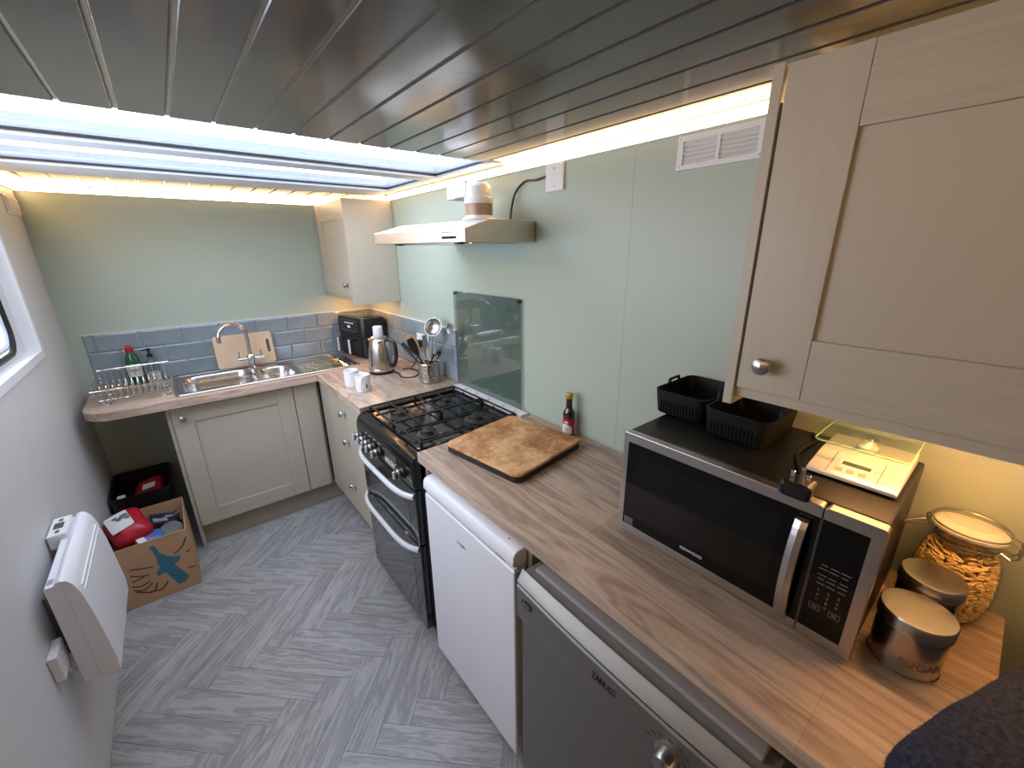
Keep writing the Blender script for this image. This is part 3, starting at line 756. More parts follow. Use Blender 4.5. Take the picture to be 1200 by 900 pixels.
# ================================================================ EXTRACTOR HOOD
def hood():
    zb = 1.645
    R1 = (-0.365, -1.921); L1 = (-0.452, -1.360); RB = (-0.003, -1.868); LB = (-0.003, -1.262)
    h = thing('extractor_hood', 'slim stainless steel extractor hood on the green wall above the cooker', 'hood', (0, -1.57, zb))
    def lerp(a, b, t): return (a[0] + (b[0] - a[0]) * t, a[1] + (b[1] - a[1]) * t)
    t = 0.32
    def side(F, B):
        k = lerp(F, B, t)
        return [(F[0], F[1], zb), (F[0], F[1], zb + 0.043), (k[0], k[1], zb + 0.078), (B[0], B[1], zb + 0.078), (B[0], B[1], zb)]
    m = MB(); m.loft([side(R1, RB), side(L1, LB)], sm=False)
    m.build('canopy', 'hood_steel', h, 0.0015)
    # underside filter and two lamps
    m = MB(); P = [(*lerp(R1, RB, .12), 0), (*lerp(R1, RB, .9), 0), (*lerp(L1, LB, .9), 0), (*lerp(L1, LB, .12), 0)]
    cx = sum(p[0] for p in P) / 4; cy = sum(p[1] for p in P) / 4
    P = [(cx + (p[0] - cx) * .86, cy + (p[1] - cy) * .86) for p in P]
    m.loft([[(a, b, zb - 0.004) for a, b in P], [(a, b, zb + 0.001) for a, b in P]], sm=False); m.build('grease_filter', 'steel', h)
    for q in (0.16, 0.84):
        F = lerp(R1, L1, q); B = lerp(RB, LB, q); x, y = lerp(F, B, 0.14)
        MB().lathe([(0.018, -0.006), (0.018, 0.002)], (x, y, zb), n=16).build('lamp', 'black', h)
    # slide switches on the front lip
    fd = Vector((L1[0] - R1[0], L1[1] - R1[1], 0)).normalized(); fn = Vector((fd.y * -1, fd.x, 0)); 
    if fn.x > 0: fn = -fn
    for k in range(6):
        p = Vector((R1[0], R1[1], zb + 0.016)) + fd * (0.050 + k * 0.0125) + fn * 0.002
        m = MB(); m.box(-0.0035, 0.0035, -0.003, 0.003, -0.004, 0.004); m.xf(lambda v, p=p: p + v); m.build('switch', 'black', h)
        p = p + Vector((0, 0, 0.017)) - fn * 0.0016
        m = MB(); m.box(-0.0012, 0.0012, -0.0025, 0.0025, -0.0015, 0.0015); m.xf(lambda v, p=p: p + v); m.build('switch_mark', 'print_grey', h)
    # duct: round collar, brown joint band, then a flat channel elbow
    px, py = -0.150, -1.700; z = zb + 0.078
    d = MB().lathe([(0.068, 0), (0.068, 0.010), (0.058, 0.020), (0.055, 0.024)], (px, py, z), n=28).build('duct_collar', 'white_plastic', h)
    MB().lathe([(0.054, 0.020), (0.054, 0.066)], (px, py, z), n=28).build('joint_band', 'pipe_band', d)
    MB().lathe([(0.056, 0.066), (0.057, 0.068), (0.057, 0.088), (0.055, 0.09)], (px, py, z), n=28).build('duct_sleeve', 'white_plastic', d)
    e = MB(); z2 = z + 0.088
    e.loft([[(px + 0.052 * math.cos(a), py + 0.052 * math.sin(a), z2) for a in [2 * PI * i / 24 for i in range(24)]],
            [(px + 0.052 * math.cos(a), py + 0.052 * math.sin(a), z2 + 0.02) for a in [2 * PI * i / 24 for i in range(24)]],
            [(px + 0.052 * math.cos(a), py + 0.004 + 0.052 * math.sin(a), z2 + 0.048 + 0.012 * math.sin(a)) for a in [2 * PI * i / 24 for i in range(24)]],
            [(px + 0.040 * math.cos(a), py + 0.012 + 0.040 * math.sin(a), z2 + 0.060 + 0.006 * math.sin(a)) for a in [2 * PI * i / 24 for i in range(24)]]])
    e.build('duct_elbow', 'white_plastic', d)
    box(px - 0.055, px + 0.055, py + 0.01, py + 0.125, z2 + 0.004, z2 + 0.062).build('flat_channel', 'white_plastic', d, 0.004)
    box(px - 0.056, px + 0.056, py + 0.085, py + 0.145, z2 + 0.001, z2 + 0.065).build('channel_socket', 'white_plastic', d, 0.004)
hood()

def wall_fittings():
    s = thing('fused_spur', 'white blank switch plate high on the green wall right of the hood', 'switch', (0, -1.975, 1.864))
    box(-0.011, -0.0005, -2.020, -1.931, 1.818, 1.908).build('plate', 'white_plastic', s, 0.002)
    for z in (1.834, 1.892): MB().lathe([(0.0035, 0), (0.003, 0.0015), (0, 0.0015)], (-0.011, -1.975, z), (-1, 0, 0), 10).build('screw', 'satin', s)
    m = MB(); m.tube(smooth_path([(-0.05, -1.772, 1.724), (-0.03, -1.755, 1.775), (-0.012, -1.760, 1.835), (-0.010, -1.815, 1.868), (-0.010, -1.88, 1.866), (-0.008, -1.9305, 1.872)]), 0.0042, 8)
    tag(m.build('power_cable', 'black'), 'black cable running from the extractor hood to the switch plate', 'cable')
    v = thing('air_vent', 'white louvred air vent on the green wall beside the large wall cabinet', 'vent', (0, -2.56, 1.86))
    y0, y1, z0, z1 = -2.672, -2.449, 1.820, 1.903
    m = MB(); ym = (y0 + y1) / 2
    m.plate([[(y0, z0), (y1, z0), (y1, z1), (y0, z1)], [(ym + .005, z0 + .014), (ym + .005, z1 - .014), (y1 - .016, z1 - .014), (y1 - .016, z0 + .014)], [(y0 + .016, z0 + .014), (y0 + .016, z1 - .014), (ym - .005, z1 - .014), (ym - .005, z0 + .014)]], lambda u, v_, t: (t, u, v_), -0.009, -0.0005)
    m.build('frame', 'white_plastic', v, 0.001)
    box(-0.0016, -0.0005, y0 + .004, y1 - .004, z0 + .004, z1 - .004).build('back_plate', 'offwhite', v)
    for (a, b) in ((ym + 0.005, y1 - 0.016), (y0 + 0.016, ym - 0.005)):
        for k in range(5):
            z = z0 + 0.018 + k * 0.0105
            MB().loft([[(-0.009, a, z), (-0.008, a, z - .0012), (-0.001, a, z + 0.0068), (-0.002, a, z + 0.008)], [(-0.009, b, z), (-0.008, b, z - .0012), (-0.001, b, z + 0.0068), (-0.002, b, z + 0.008)]], sm=False).build('louvre', 'white_plastic', v)
    for (y, z) in ((y1 - .008, z0 + .008), (y1 - .008, z1 - .008), (y0 + .008, z0 + .008)):
        MB().lathe([(0.003, 0), (0.002, 0.001), (0, 0.001)], (-0.009, y, z), (-1, 0, 0), 8).build('screw', 'satin', v)
    v = thing('air_vent', 'small louvred air vent high on the left wall by the far corner', 'vent', (XL, -0.15, 1.83))
    box(XL + 0.0005, XL + 0.007, -0.262, -0.035, 1.795, 1.872).build('frame', 'white_plastic', v, 0.001)
    for k in range(6):
        z = 1.806 + k * 0.0105
        box(XL + 0.007, XL + 0.012, -0.250, -0.047, z, z + 0.006).build('louvre', 'offwhite', v)
wall_fittings()

# ================================================================ FRIDGE, DISHWASHER
def fridge():
    y0, y1, f = -2.440, -1.928, -0.592
    r = thing('fridge', 'white under-counter fridge between the cooker and the dishwasher', 'fridge', (-0.3, -2.18, 0))
    box(-0.540, -0.03, y0 + 0.004, y1 - 0.004, 0.03, 0.846).build('body', 'white', r, 0.004)
    for (x, y) in ((-0.5, y0 + .05), (-0.5, y1 - .05), (-.08, y0 + .05), (-.08, y1 - .05)): MB().cyl((x, y, 0.001), (x, y, 0.03), 0.018, None, 12).build('foot', 'black', r)
    d = box(f, -0.545, y0, y1, 0.045, 0.785).build('door', 'white', r, 0.006, seg=3)
    # handle trim: grip lip across the top of the door, rounded cap
    prof = [(-0.546, 0.789), (f + 0.012, 0.789), (f + 0.010, 0.797), (f - 0.002, 0.802), (f - 0.004, 0.812), (f - 0.001, 0.836), (f + 0.006, 0.845), (f + 0.016, 0.848), (-0.546, 0.850)]
    MB().prism(prof, 'y', y0, y1, sm=True).build('handle_trim', 'white', d, 0.002)
    box(f + 0.004, -0.546, y0 + 0.004, y1 - 0.004, 0.784, 0.790).build('grip_recess', 'silver', d)
    box(f + 0.001, f + 0.014, -2.395, -2.355, 0.795, 0.801).build('door_catch', 'grey_tin', d)
    MB().lathe([(0.003, 0), (0, 0.0006)], (f + 0.028, -2.385, 0.8495), (0, 0, 1), 8).build('screw_hole', 'black', d)
    m = MB(); m.text('logik', 0.017, (f - 0.0004, -2.168, 0.705), (0, -1, 0), (0, 0.15, 1), thick=0.0003, width=0.05); m.build('lettering', 'engrave', d)
fridge()

def dishwasher():
    y0, y1 = -3.075, -2.485; yc = (y0 + y1) / 2
    w = thing('dishwasher', 'silver freestanding dishwasher under the worktop right of the fridge', 'dishwasher', (-0.3, yc, 0))
    box(-0.545, -0.03, y0 + 0.003, y1 - 0.003, 0.03, 0.825).build('body', 'steel_dw', w, 0.002)
    box(-0.520, -0.05, y0 + 0.02, y1 - 0.02, 0.001, 0.03).build('base', 'black', w)
    box(-0.577, -0.03, y0 + 0.022, y1 - 0.022, 0.8265, 0.838).build('lid_panel', 'lid_grey', w, 0.004)
    box(-0.599, -0.545, y0 + 0.002, y1 - 0.002, 0.802, 0.8262).build('top_ledge', 'ledge_grey', w)
    n = 20
    def bow(y, k=0.009): t = (y - yc) / ((y1 - y0) / 2); return k * (1 - t * t)
    # flat lower door
    box(-0.603, -0.547, y0, y1, 0.10, 0.674).build('door', 'steel_dw', w, 0.003)
    # bowed control panel standing proud of the door, and the bevelled top above the dark slot
    def sweep(prof, name, mat, bev=0.0):
        rings = []
        for i in range(n + 1):
            y = y1 + (y0 - y1) * i / n; b = bow(y)
            rings.append([(x - b * wt, y, z - (0.020 * wt2 * (bow(y) / 0.009))) for x, z, wt, wt2 in prof])
        return MB().loft(rings, sm=True).build(name, mat, w, angle=30)
    sweep([(-0.547, 0.799, 0, 0), (-0.617, 0.799, 1, 0), (-0.6205, 0.794, 1, 0), (-0.621, 0.73, 1, 0), (-0.618, 0.694, 1, 0.2), (-0.608, 0.677, .6, 0.6), (-0.605, 0.675, .2, 0.6), (-0.547, 0.675, 0, 0)], 'control_panel', 'steel_dw')
    sweep([(-0.590, 0.8045, 0, 0), (-0.617, 0.8045, 1, 0), (-0.619, 0.807, 1, 0), (-0.6015, 0.834, .7, 0), (-0.5995, 0.835, .7, 0), (-0.5975, 0.834, .7, 0), (-0.5965, 0.8265, .7, 0), (-0.590, 0.8255, 0, 0)], 'top_trim', 'steel_dw')
    sweep([(-0.547, 0.798, 0, 0), (-0.609, 0.798, 1, 0), (-0.609, 0.8055, 1, 0), (-0.547, 0.8055, 0, 0)], 'seal_slot', 'black')
    m = MB()
    def onp(y, z): return Vector((-0.6216 - bow(y), y, z))
    m.text('ZANUSSI', 0.026, onp(-2.778, 0.759), (0.03, -1, 0), (0, 0, 1), thick=0.0004, width=0.062)
    m.build('lettering', 'black', w)
    b = MB(); b.loft([[(-0.6205 - bow(-2.530), -2.530 + u, 0.766 + v) for u, v in rrect(0, 0, 0.040, 0.020, 0.0099, 6)], [(-0.6245 - bow(-2.530), -2.530 + u, 0.766 + v) for u, v in rrect(0, 0, 0.038, 0.018, 0.0089, 6)]], sm=False)
    bt = b.build('indicator_window', 'black_gloss', w)
    m = MB()
    for k in range(3): m.box(-0.6252 - bow(-2.530), -0.6244 - bow(-2.530), -2.5205 - k * 0.0085 - 0.0028, -2.5205 - k * 0.0085 + 0.0028, 0.762, 0.770)
    m.build('indicator_marks', 'print_grey', bt)
    ky, kz = -2.930, 0.735
    k = MB().lathe([(0.030, 0), (0.030, 0.003), (0.024, 0.005), (0.0235, 0.022), (0.020, 0.028), (0, 0.029)], (-0.620 - bow(ky), ky, kz), (-1, 0, 0), 28).build('program_knob', 'satin', w)
    box(-0.6505 - bow(ky), -0.648 - bow(ky), ky - 0.0015, ky + 0.0015, kz, kz + 0.018).build('pointer', 'grey_tin', k)
    m = MB()
    for i in range(9):
        a = PI * (0.1 + 1.0 * i / 8); p = onp(ky + 0.046 * math.cos(a), kz + 0.040 * math.sin(a))
        m.box(p.x - 0.0004, p.x + 0.0004, p.y - 0.0045, p.y + 0.0045, p.z - 0.0012, p.z + 0.0012)
    m.build('dial_marks', 'ink', w)
dishwasher()

# ================================================================ ON THE LONG WORKTOP
def microwave():
    y0, y1, f, z0, z1 = -3.096, -2.598, -0.364, 0.918, 1.194
    w = thing('microwave_oven', 'black and steel microwave oven on the long worktop under the wall cabinet', 'microwave', (-0.2, -2.85, H))
    box(f + 0.022, -0.030, y0 + 0.003, y1 - 0.003, z0, z1).build('casing', 'black', w, 0.004)
    for (x, y) in ((-0.31, y0 + .04), (-0.31, y1 - .04), (-.07, y0 + .04), (-.07, y1 - .04)): MB().cyl((x, y, H + 0.0005), (x, y, z0), 0.012, None, 10).build('foot', 'black', w)
    ys = -3.011
    def frame(a, b, name, win):
        m = MB(); m.plate([rrect((a + b) / 2, (z0 + z1) / 2, b - a, z1 - z0 - 0.002, 0.006, 3), [(win[0], win[2]), (win[0], win[3]), (win[1], win[3]), (win[1], win[2])]], lambda u, v, t: (t, u, v), f, f + 0.022)
        return m.build(name, 'steel_y', w, 0.0015)
    d = frame(ys + 0.0008, y1, 'door', (ys + 0.0018, y1 - 0.014, z0 + 0.022, z1 - 0.024))
    box(f + 0.001, f + 0.020, ys + 0.0018, y1 - 0.014, z0 + 0.022, z1 - 0.024).build('door_glass', 'dark_window', d)
    box(f + 0.0004, f + 0.0011, -2.950, -2.640, z0 + 0.055, z1 - 0.055).build('mesh_window', 'dark_window2', d)
    p = frame(y0, ys - 0.0008, 'control_panel', (y0 + 0.018, ys - 0.0018, z0 + 0.022, z1 - 0.024))
    box(f + 0.001, f + 0.020, y0 + 0.018, ys - 0.0018, z0 + 0.022, z1 - 0.024).build('panel_glass', 'dark_window', p)
    # bowed bar handle
    pts = []; hy = -2.986
    rings = []
    for i in range(17):
        t = i / 16; z = 0.940 + 0.218 * t; b = 0.006 + 0.022 * math.sin(PI * t) ** 0.7
        rings.append([(f - b - 0.006, hy - 0.0105, z), (f - b - 0.0085, hy, z), (f - b - 0.006, hy + 0.0105, z), (f - b + 0.002, hy + 0.0105, z), (f - b + 0.002, hy - 0.0105, z)])
    MB().loft(rings, sm=False).build('handle', 'steel', d, 0.001)
    for z in (0.950, 1.148): box(f - 0.014, f + 0.002, hy - 0.008, hy + 0.008, z - 0.008, z + 0.008).build('handle_post', 'steel_z', d)
    m = MB(); m.text('KENWOOD', 0.0105, (f + 0.0002, -2.797, 0.960), (0, -1, 0), (0, 0, 1), thick=0.0003, width=0.052); m.build('lettering', 'white_plastic', d)
    m = MB(); m.text('25L\n900W', 0.010, (f + 0.0004, -2.629, 0.952), (0, -1, 0), (0, 0, 1), thick=0.0002, width=0.02)
    b = MB(); b.plate([[(-2.641, .943), (-2.616, .943), (-2.616, .962), (-2.641, .962)]], lambda u, v, t: (t, u, v), f + 0.0004, f + 0.001); sk = b.build('badge', 'grey_tin', d); m.build('lettering', 'ink', sk)
    # printed controls
    m = MB()
    def dash(y, z, l, h=0.0016): m.box(f + 0.0006, f + 0.0011, y - l / 2, y + l / 2, z - h / 2, z + h / 2)
    for r, z in enumerate((1.083, 1.075, 1.062, 1.054, 1.044)):
        for q, y in enumerate((-3.031, -3.046, -3.062)): dash(y + 0.0008 * (r % 2), z, 0.010 + 0.002 * ((r + q) % 3))
    for (y, z) in ((-3.031, 0.992), (-3.061, 0.992)):
        for dz in (-0.0055, 0.0055): dash(y, z + dz, 0.016, 0.0007)
        for dy in (-0.008, 0.008): m.box(f + 0.0006, f + 0.0011, y + dy - 0.0004, y + dy + 0.0004, z - 0.0055, z + 0.0055)
        dash(y, z + 0.0015, 0.009, 0.0012); dash(y, z - 0.0015, 0.007, 0.0012)
    for k, s in enumerate('1234567890'):
        y = (-3.031, -3.046, -3.061)[k % 3] if s != '0' else -3.046; z = 1.030 - 0.0105 * (k // 3)
        m.text(s, 0.008, (f + 0.0008, y, z), (0, -1, 0), (0, 0, 1), thick=0.0002)
    m.build('control_print', 'print_grey', p)
microwave()
MT = 1.1942      # top of the microwave

def silicone_tray(loc, label):
    t = thing('silicone_tray', label, 'tray', loc, group='black silicone trays on the microwave')
    lx, ly, h = 0.196, 0.146, 0.066
    R = lambda i, z, r=0.022: [(u, v, z) for u, v in rrect(0, 0, lx - i, ly - i, r, 5)]
    m = MB(); m.loft([R(0.022, 0), R(0.012, 0.004), R(0.0, h), R(0.006, h), R(0.016, 0.008), R(0.026, 0.004)])
    m.build('tray_body', 'silicone', t, local=True)
    for s in (-1, 1):
        for k in range(13):
            y = (k - 6) * 0.0082; b = MB()
            x = lambda z: s * (lx / 2 - 0.006 * (1 - z / h) - 0.0005)
            b.loft([[(x(.004), y - .0024, .004), (x(.004) + s * .0028, y, .004), (x(.004), y + .0024, .004)], [(x(.038), y - .0024, .038), (x(.038) + s * .0026, y, .038), (x(.038), y + .0024, .038)], [(x(.042), y - .0005, .042), (x(.042) + s * .0003, y, .042), (x(.042), y + .0005, .042)]], sm=False)
            b.build('rib', 'silicone', t, local=True)
        # ear handle with a slot, standing up from the short rim
        m = MB(); yy = s * (ly / 2 - 0.0035)
        o = [(-0.034, h - 0.022), (0.034, h - 0.022), (0.030, h + 0.002)] + [(0.024, h + 0.014), (-0.024, h + 0.014)] + [(-0.030, h + 0.002)]
        hl = [(u, v) for u, v in rrect(0, h + 0.001, 0.040, 0.013, 0.006, 4)][::-1]
        m.plate([o, hl], lambda u, v, d: (u, d, v), yy - 0.002 + 0 * s, yy + 0.003)
        m.build('handle', 'silicone', t, 0.0008, local=True)
silicone_tray((-0.104, -2.638, MT), 'black ribbed silicone tray standing left on the microwave, nearest the green wall')
silicone_tray((-0.138, -2.792, MT), 'black ribbed silicone tray on the microwave, right of the other tray, under the wall cabinet')

def kitchen_scale():
    s = thing('kitchen_scale', 'silver kitchen scale with a glass plate on top of the microwave', 'scale', (-0.175, -3.01, MT))
    x0, x1, y0, y1 = -0.253, -0.062, -3.084, -2.946
    prof = [(x0, 0.004), (x0 + 0.002, 0.010), (x0 + 0.012, 0.014), (x0 + 0.085, 0.026), (x1, 0.026), (x1, 0.004)]
    b = MB().prism([(a, MT + z) for a, z in prof], 'y', y0, y1).build('body', 'scale_body', s, 0.002)
    for (x, y) in ((x0 + .02, y0 + .02), (x0 + .02, y1 - .02), (x1 - .02, y0 + .02), (x1 - .02, y1 - .02)): MB().cyl((x, y, MT + 0.0002), (x, y, MT + 0.006), 0.008, None, 10).build('foot', 'black', s)
    for y in (y0 + 0.032, y1 - 0.030):
        m = MB(); sl = (0.026 - 0.014) / 0.073
        m.loft([[(x0 + 0.008, y - .0007, MT + .0135), (x0 + 0.008, y + .0007, MT + .0135), (x0 + 0.008, y + .0007, MT + .012), (x0 + .008, y - .0007, MT + .012)], [(x0 + 0.085, y - .0007, MT + .0268), (x0 + 0.085, y + .0007, MT + .0268), (x0 + 0.085, y + .0007, MT + .024), (x0 + .085, y - .0007, MT + .024)]], sm=False); m.build('seam', 'grey_tin', b)
    def slab(xa, xb, ya, yb, t, name, mat):
        z = lambda x: MT + 0.014 + (x - x0 - 0.012) * (0.012 / 0.073)
        m = MB(); m.loft([[(xa, ya, z(xa) - .002), (xa, yb, z(xa) - .002), (xb, yb, z(xb) - .002), (xb, ya, z(xb) - .002)], [(xa, ya, z(xa) + t), (xa, yb, z(xa) + t), (xb, yb, z(xb) + t), (xb, ya, z(xb) + t)]], sm=False)
        return m.build(name, mat, b)
    slab(x0 + 0.040, x0 + 0.060, -3.040, -2.988, 0.0008, 'display_frame', 'white_plastic')
    slab(x0 + 0.043, x0 + 0.056, -3.036, -2.992, 0.0014, 'display', 'display')
    for k in range(3): slab(x0 + 0.020, x0 + 0.031, -2.998 - k * 0.018, -2.986 - k * 0.018, 0.0008, 'button', 'button_grey')
    MB().lathe([(0.018, 0.024), (0.018, 0.038), (0.012, 0.042), (0.008, 0.0495)], (-0.125, -3.012, MT), n=24).build('plate_post', 'scale_body', s)
    m = MB(); m.loft([[(u, v, MT + 0.050) for u, v in rrect(-0.126, -3.011, 0.148, 0.148, 0.012, 4)], [(u, v, MT + 0.055) for u, v in rrect(-0.126, -3.011, 0.148, 0.148, 0.012, 4)]], sm=False)
    g = m.build('glass_plate', 'scale_glass', s)
    MB().lathe([(0.016, 0.0), (0.014, 0.003), (0, 0.004)], (-0.126, -3.011, MT + 0.0553), n=20).build('plate_knob', 'clear_plastic', g)
    m = MB(); m.tube([(u, v, MT + 0.0525) for u, v in rrect(-0.126, -3.011, 0.1475, 0.1475, 0.012, 4)], 0.0018, 6, closed=True); m.build('glass_edge', 'green_edge', g)
kitchen_scale()

def loose_plug():
    p = thing('power_plug', 'black three pin plug lying pins up at the front edge of the microwave', 'plug', (-0.352, -2.965, MT))
    c = Vector((-0.358, -2.966, MT + 0.0155))
    m = MB(); m.loft([[(c.x - 0.026, c.y + u * .8, c.z + v * .8) for u, v in rrect(0, 0, .050, .030, .008, 3)], [(c.x - 0.020, c.y + u, c.z + v) for u, v in rrect(0, 0, .050, .030, .008, 3)], [(c.x + 0.014, c.y + u, c.z + v) for u, v in rrect(0, 0, .050, .030, .008, 3)], [(c.x + 0.026, c.y + u * .5, c.z + v * .6) for u, v in rrect(0, 0, .050, .030, .008, 3)]], sm=False)
    m.build('plug_body', 'black', p, 0.001)
    for (dx, dy, l) in ((-0.006, -0.013, 0.016), (-0.006, 0.011, 0.016), (0.012, 0.0, 0.019)):
        box(c.x + dx - 0.002, c.x + dx + 0.002, c.y + dy - 0.003, c.y + dy + 0.003, c.z + 0.014, c.z + 0.014 + l).build('pin', 'chrome', p, 0.0006)
    m = MB(); m.tube(smooth_path([(c.x + 0.024, c.y, c.z), (c.x + 0.040, c.y - 0.004, c.z + .001), (-0.29, -2.955, MT + 0.006), (-0.25, -2.935, MT + 0.0042), (-0.20, -2.915, MT + 0.0042), (-0.15, -2.914, MT + 0.0042), (-0.09, -2.918, MT + 0.0042), (-0.050, -2.90, MT + 0.0042)]), 0.0036, 8)
    m.build('cord', 'black', p)
loose_plug()

def canister(x, y, label, word=None, r=0.0505, h=0.088):
    c = thing('canister', label, 'canister', (x, y, H), group='steel storage canisters by the microwave')
    z = H + 0.0005
    MB().lathe([(r - 0.003, 0), (r - 0.0008, 0.001), (r - 0.0008, 0.004), (r - 0.002, 0.005), (r - 0.002, h)], (x, y, z), n=48).build('canister_body', 'steel_z', c)
    MB().lathe([(r + 0.0006, h - 0.004), (r + 0.0006, h + 0.018), (r - 0.001, h + 0.0205), (r - 0.006, h + 0.021), (0, h + 0.0195)], (x, y, z), n=48).build('lid', 'steel', c)
    if word:
        a0 = PI + 0.56; rr = r - 0.0018
        def warp(u, v, t):
            a = a0 + u / rr
            return (x + (rr + 0.0003 + t) * math.cos(a), y + (rr + 0.0003 + t) * math.sin(a), z + 0.030 + v)
        m = MB(); m.text(word, 0.021, (0, 0, 0), (1, 0, 0), (0, 1, 0), thick=0.0002, warp=warp, width=0.062); m.build('lettering', 'engrave', c)
canister(-0.269, -3.154, 'steel canister with engraved capital letters, front one of two right of the microwave', 'SUGAR')
canister(-0.169, -3.157, 'plain steel canister behind the lettered one, in front of the pasta jar', None, 0.0455, 0.106)

def pasta_jar():
    x, y = -0.066, -3.180
    j = thing('storage_jar', 'round glass clip-top jar holding dry pasta by the right wall', 'jar', (x, y, H))
    z = H + 0.0005
    body = [(0.040, 0.0), (0.050, 0.002), (0.060, 0.018), (0.0675, 0.050), (0.0675, 0.085), (0.062, 0.120), (0.053, 0.142), (0.0475, 0.150), (0.0475, 0.158), (0.055, 0.161), (0.056, 0.168), (0.055, 0.173)]
    body = [(r * 0.905, h * 1.10) for r, h in body]
    MB().lathe(body, (x, y, z), n=40).build('glass_body', 'jar_glass', j, fix=False)
    MB().lathe([(0.049, 0.0002), (0.052, 0.003), (0.052, 0.011), (0.047, 0.017), (0.038, 0.019), (0.036, 0.016), (0, 0.016)], (x, y, z + 0.1925), n=40).build('glass_lid', 'jar_glass', j, fix=False)
    MB().lathe([(0.049, 0), (0.0525, 0.0005), (0.0525, 0.004), (0.049, 0.0045)], (x, y, z + 0.189), n=40).build('seal_ring', 'offwhite', j)
    m = MB(); m.tube([(x + 0.0453 * math.cos(a), y + 0.0453 * math.sin(a), z + 0.1705) for a in [2 * PI * i / 36 for i in range(36)]], 0.0018, 6, closed=True)
    m.tube([(x + 0.0535 * math.cos(a), y + 0.0535 * math.sin(a), z + 0.200) for a in [2 * PI * i / 36 for i in range(36)]], 0.0018, 6, closed=True)
    m.build('wire_bail', 'satin', j)
    # clip lever on the left side, hinge loop on the right
    def at(ang, r, h): return (x + r * 0.912 * math.cos(ang), y + r * 0.912 * math.sin(ang), z + h * 1.10)
    a = 1.72
    m = MB()
    for s in (-0.16, 0.16):
        m.tube([at(a + s, 0.051, 0.155), at(a + s, 0.064, 0.166), at(a + s * .8, 0.066, 0.178), at(a + s, 0.0585, 0.182)], 0.0017, 6)
        m.tube([at(a + s, 0.064, 0.166), at(a + s * 0.7, 0.078, 0.160), at(a + s * 0.3, 0.097, 0.150)], 0.0017, 6)
    m.tube([at(a - 0.048, 0.097, 0.150), at(a + 0.048, 0.097, 0.150)], 0.0017, 6)
    m.build('clip_lever', 'satin', j)
    b = a + PI - 0.25; m = MB()
    for s in (-0.20, 0.20): m.tube([at(b + s, 0.051, 0.155), at(b + s, 0.066, 0.150), at(b + s, 0.076, 0.158), at(b + s, 0.072, 0.176), at(b + s, 0.0585, 0.182)], 0.0017, 6)
    m.tube([at(b - .2, 0.076, 0.158), at(b + .2, 0.076, 0.158)], 0.0017, 6)
    m.build('hinge_loop', 'satin', j)
    rnd = random.Random(3); m = MB()
    def rad(h):
        for (r0, h0), (r1, h1) in zip(body[1:-1], body[2:]):
            if h0 <= h <= h1: return r0 + (r1 - r0) * (h - h0) / (h1 - h0)
        return 0.04
    for k in range(1900):
        h = 0.006 + 0.146 * (k / 1900.0); rm = rad(h) - 0.006
        r = rm * (0.98 if rnd.random() < 0.75 else math.sqrt(rnd.random())); t = rnd.random() * 2 * PI
        if k > 1760: r = rm * math.sqrt(rnd.random())
        p = Vector((x + r * math.cos(t), y + r * math.sin(t), z + h))
        tang = Vector((-math.sin(t), math.cos(t), rnd.uniform(-0.5, 0.5))) + Vector((rnd.uniform(-.5, .5), rnd.uniform(-.5, .5), rnd.uniform(-.25, .25)))
        d = tang.normalized() * rnd.uniform(0.0055, 0.0085)
        m.tube([p - d, p - d * .3 + Vector((0, 0, .0008)), p + d], [0.0014, 0.0022, 0.0014], 5)
    o = m.build('dry_pasta', 'pasta', fix=False); tag(o, 'dry yellow pasta pieces filling the clip-top glass jar', 'pasta'); o['kind'] = 'stuff'
pasta_jar()

def sauce_bottle():
    x, y = -0.040, -2.112
    b = thing('sauce_bottle', 'small dark brown bottle with gold cap and red white label behind the wooden board', 'bottle', (x, y, H)); z = H + 0.0005
    MB().lathe([(0.021, 0), (0.0235, 0.003), (0.0235, 0.090), (0.022, 0.100), (0.015, 0.114), (0.0125, 0.120), (0.0120, 0.152), (0.0132, 0.154), (0.0132, 0.160)], (x, y, z), n=28).build('glass_body', 'sauce', b)
    MB().lathe([(0.0125, 0.143), (0.0126, 0.155), (0.0128, 0.157)], (x, y, z), n=24).build('clear_neck', 'clear_plastic', b)
    MB().lathe([(0.0145, 0.158), (0.0145, 0.176), (0.0135, 0.179), (0, 0.179)], (x, y, z), n=24).build('cap', 'gold', b)
    def wrap(a0, a1, h0, h1, mat, name, top=None, e=0.0004):
        n = 16; m = MB(); r = 0.0235 + e
        ts = [a0 + (a1 - a0) * i / n for i in range(n + 1)]
        tp = [h1 if top is None else top(i / n) for i in range(n + 1)]
        for i in range(n):
            q = m.add([(x + r * math.cos(t), y + r * math.sin(t), z + hh) for t, hh in ((ts[i], h0), (ts[i + 1], h0), (ts[i + 1], tp[i + 1]), (ts[i], tp[i]))]); m.face((q, q + 1, q + 2, q + 3), sm=True)
        return m.build(name, mat, b, fix=False)
    l = wrap(PI - 0.6, PI + 2.2, 0.014, 0.078, 'label_red', 'label')
    wrap(PI - 0.6, PI + 1.35, 0.014, 0.078, 'paper', 'label_white', lambda t: 0.052 - 0.028 * max(0, t - .45) ** 1.5 + 0.004 * math.sin(PI * t), 0.0007)
    wrap(PI - 0.1, PI + 0.7, 0.036, 0.039, 'ink', 'label_text', None, 0.001)
    wrap(PI + 0.0, PI + 0.6, 0.029, 0.0315, 'ink', 'label_text', None, 0.001)
    wrap(PI + 0.0, PI + 0.65, 0.060, 0.067, 'paper', 'label_text', None, 0.001)
sauce_bottle()

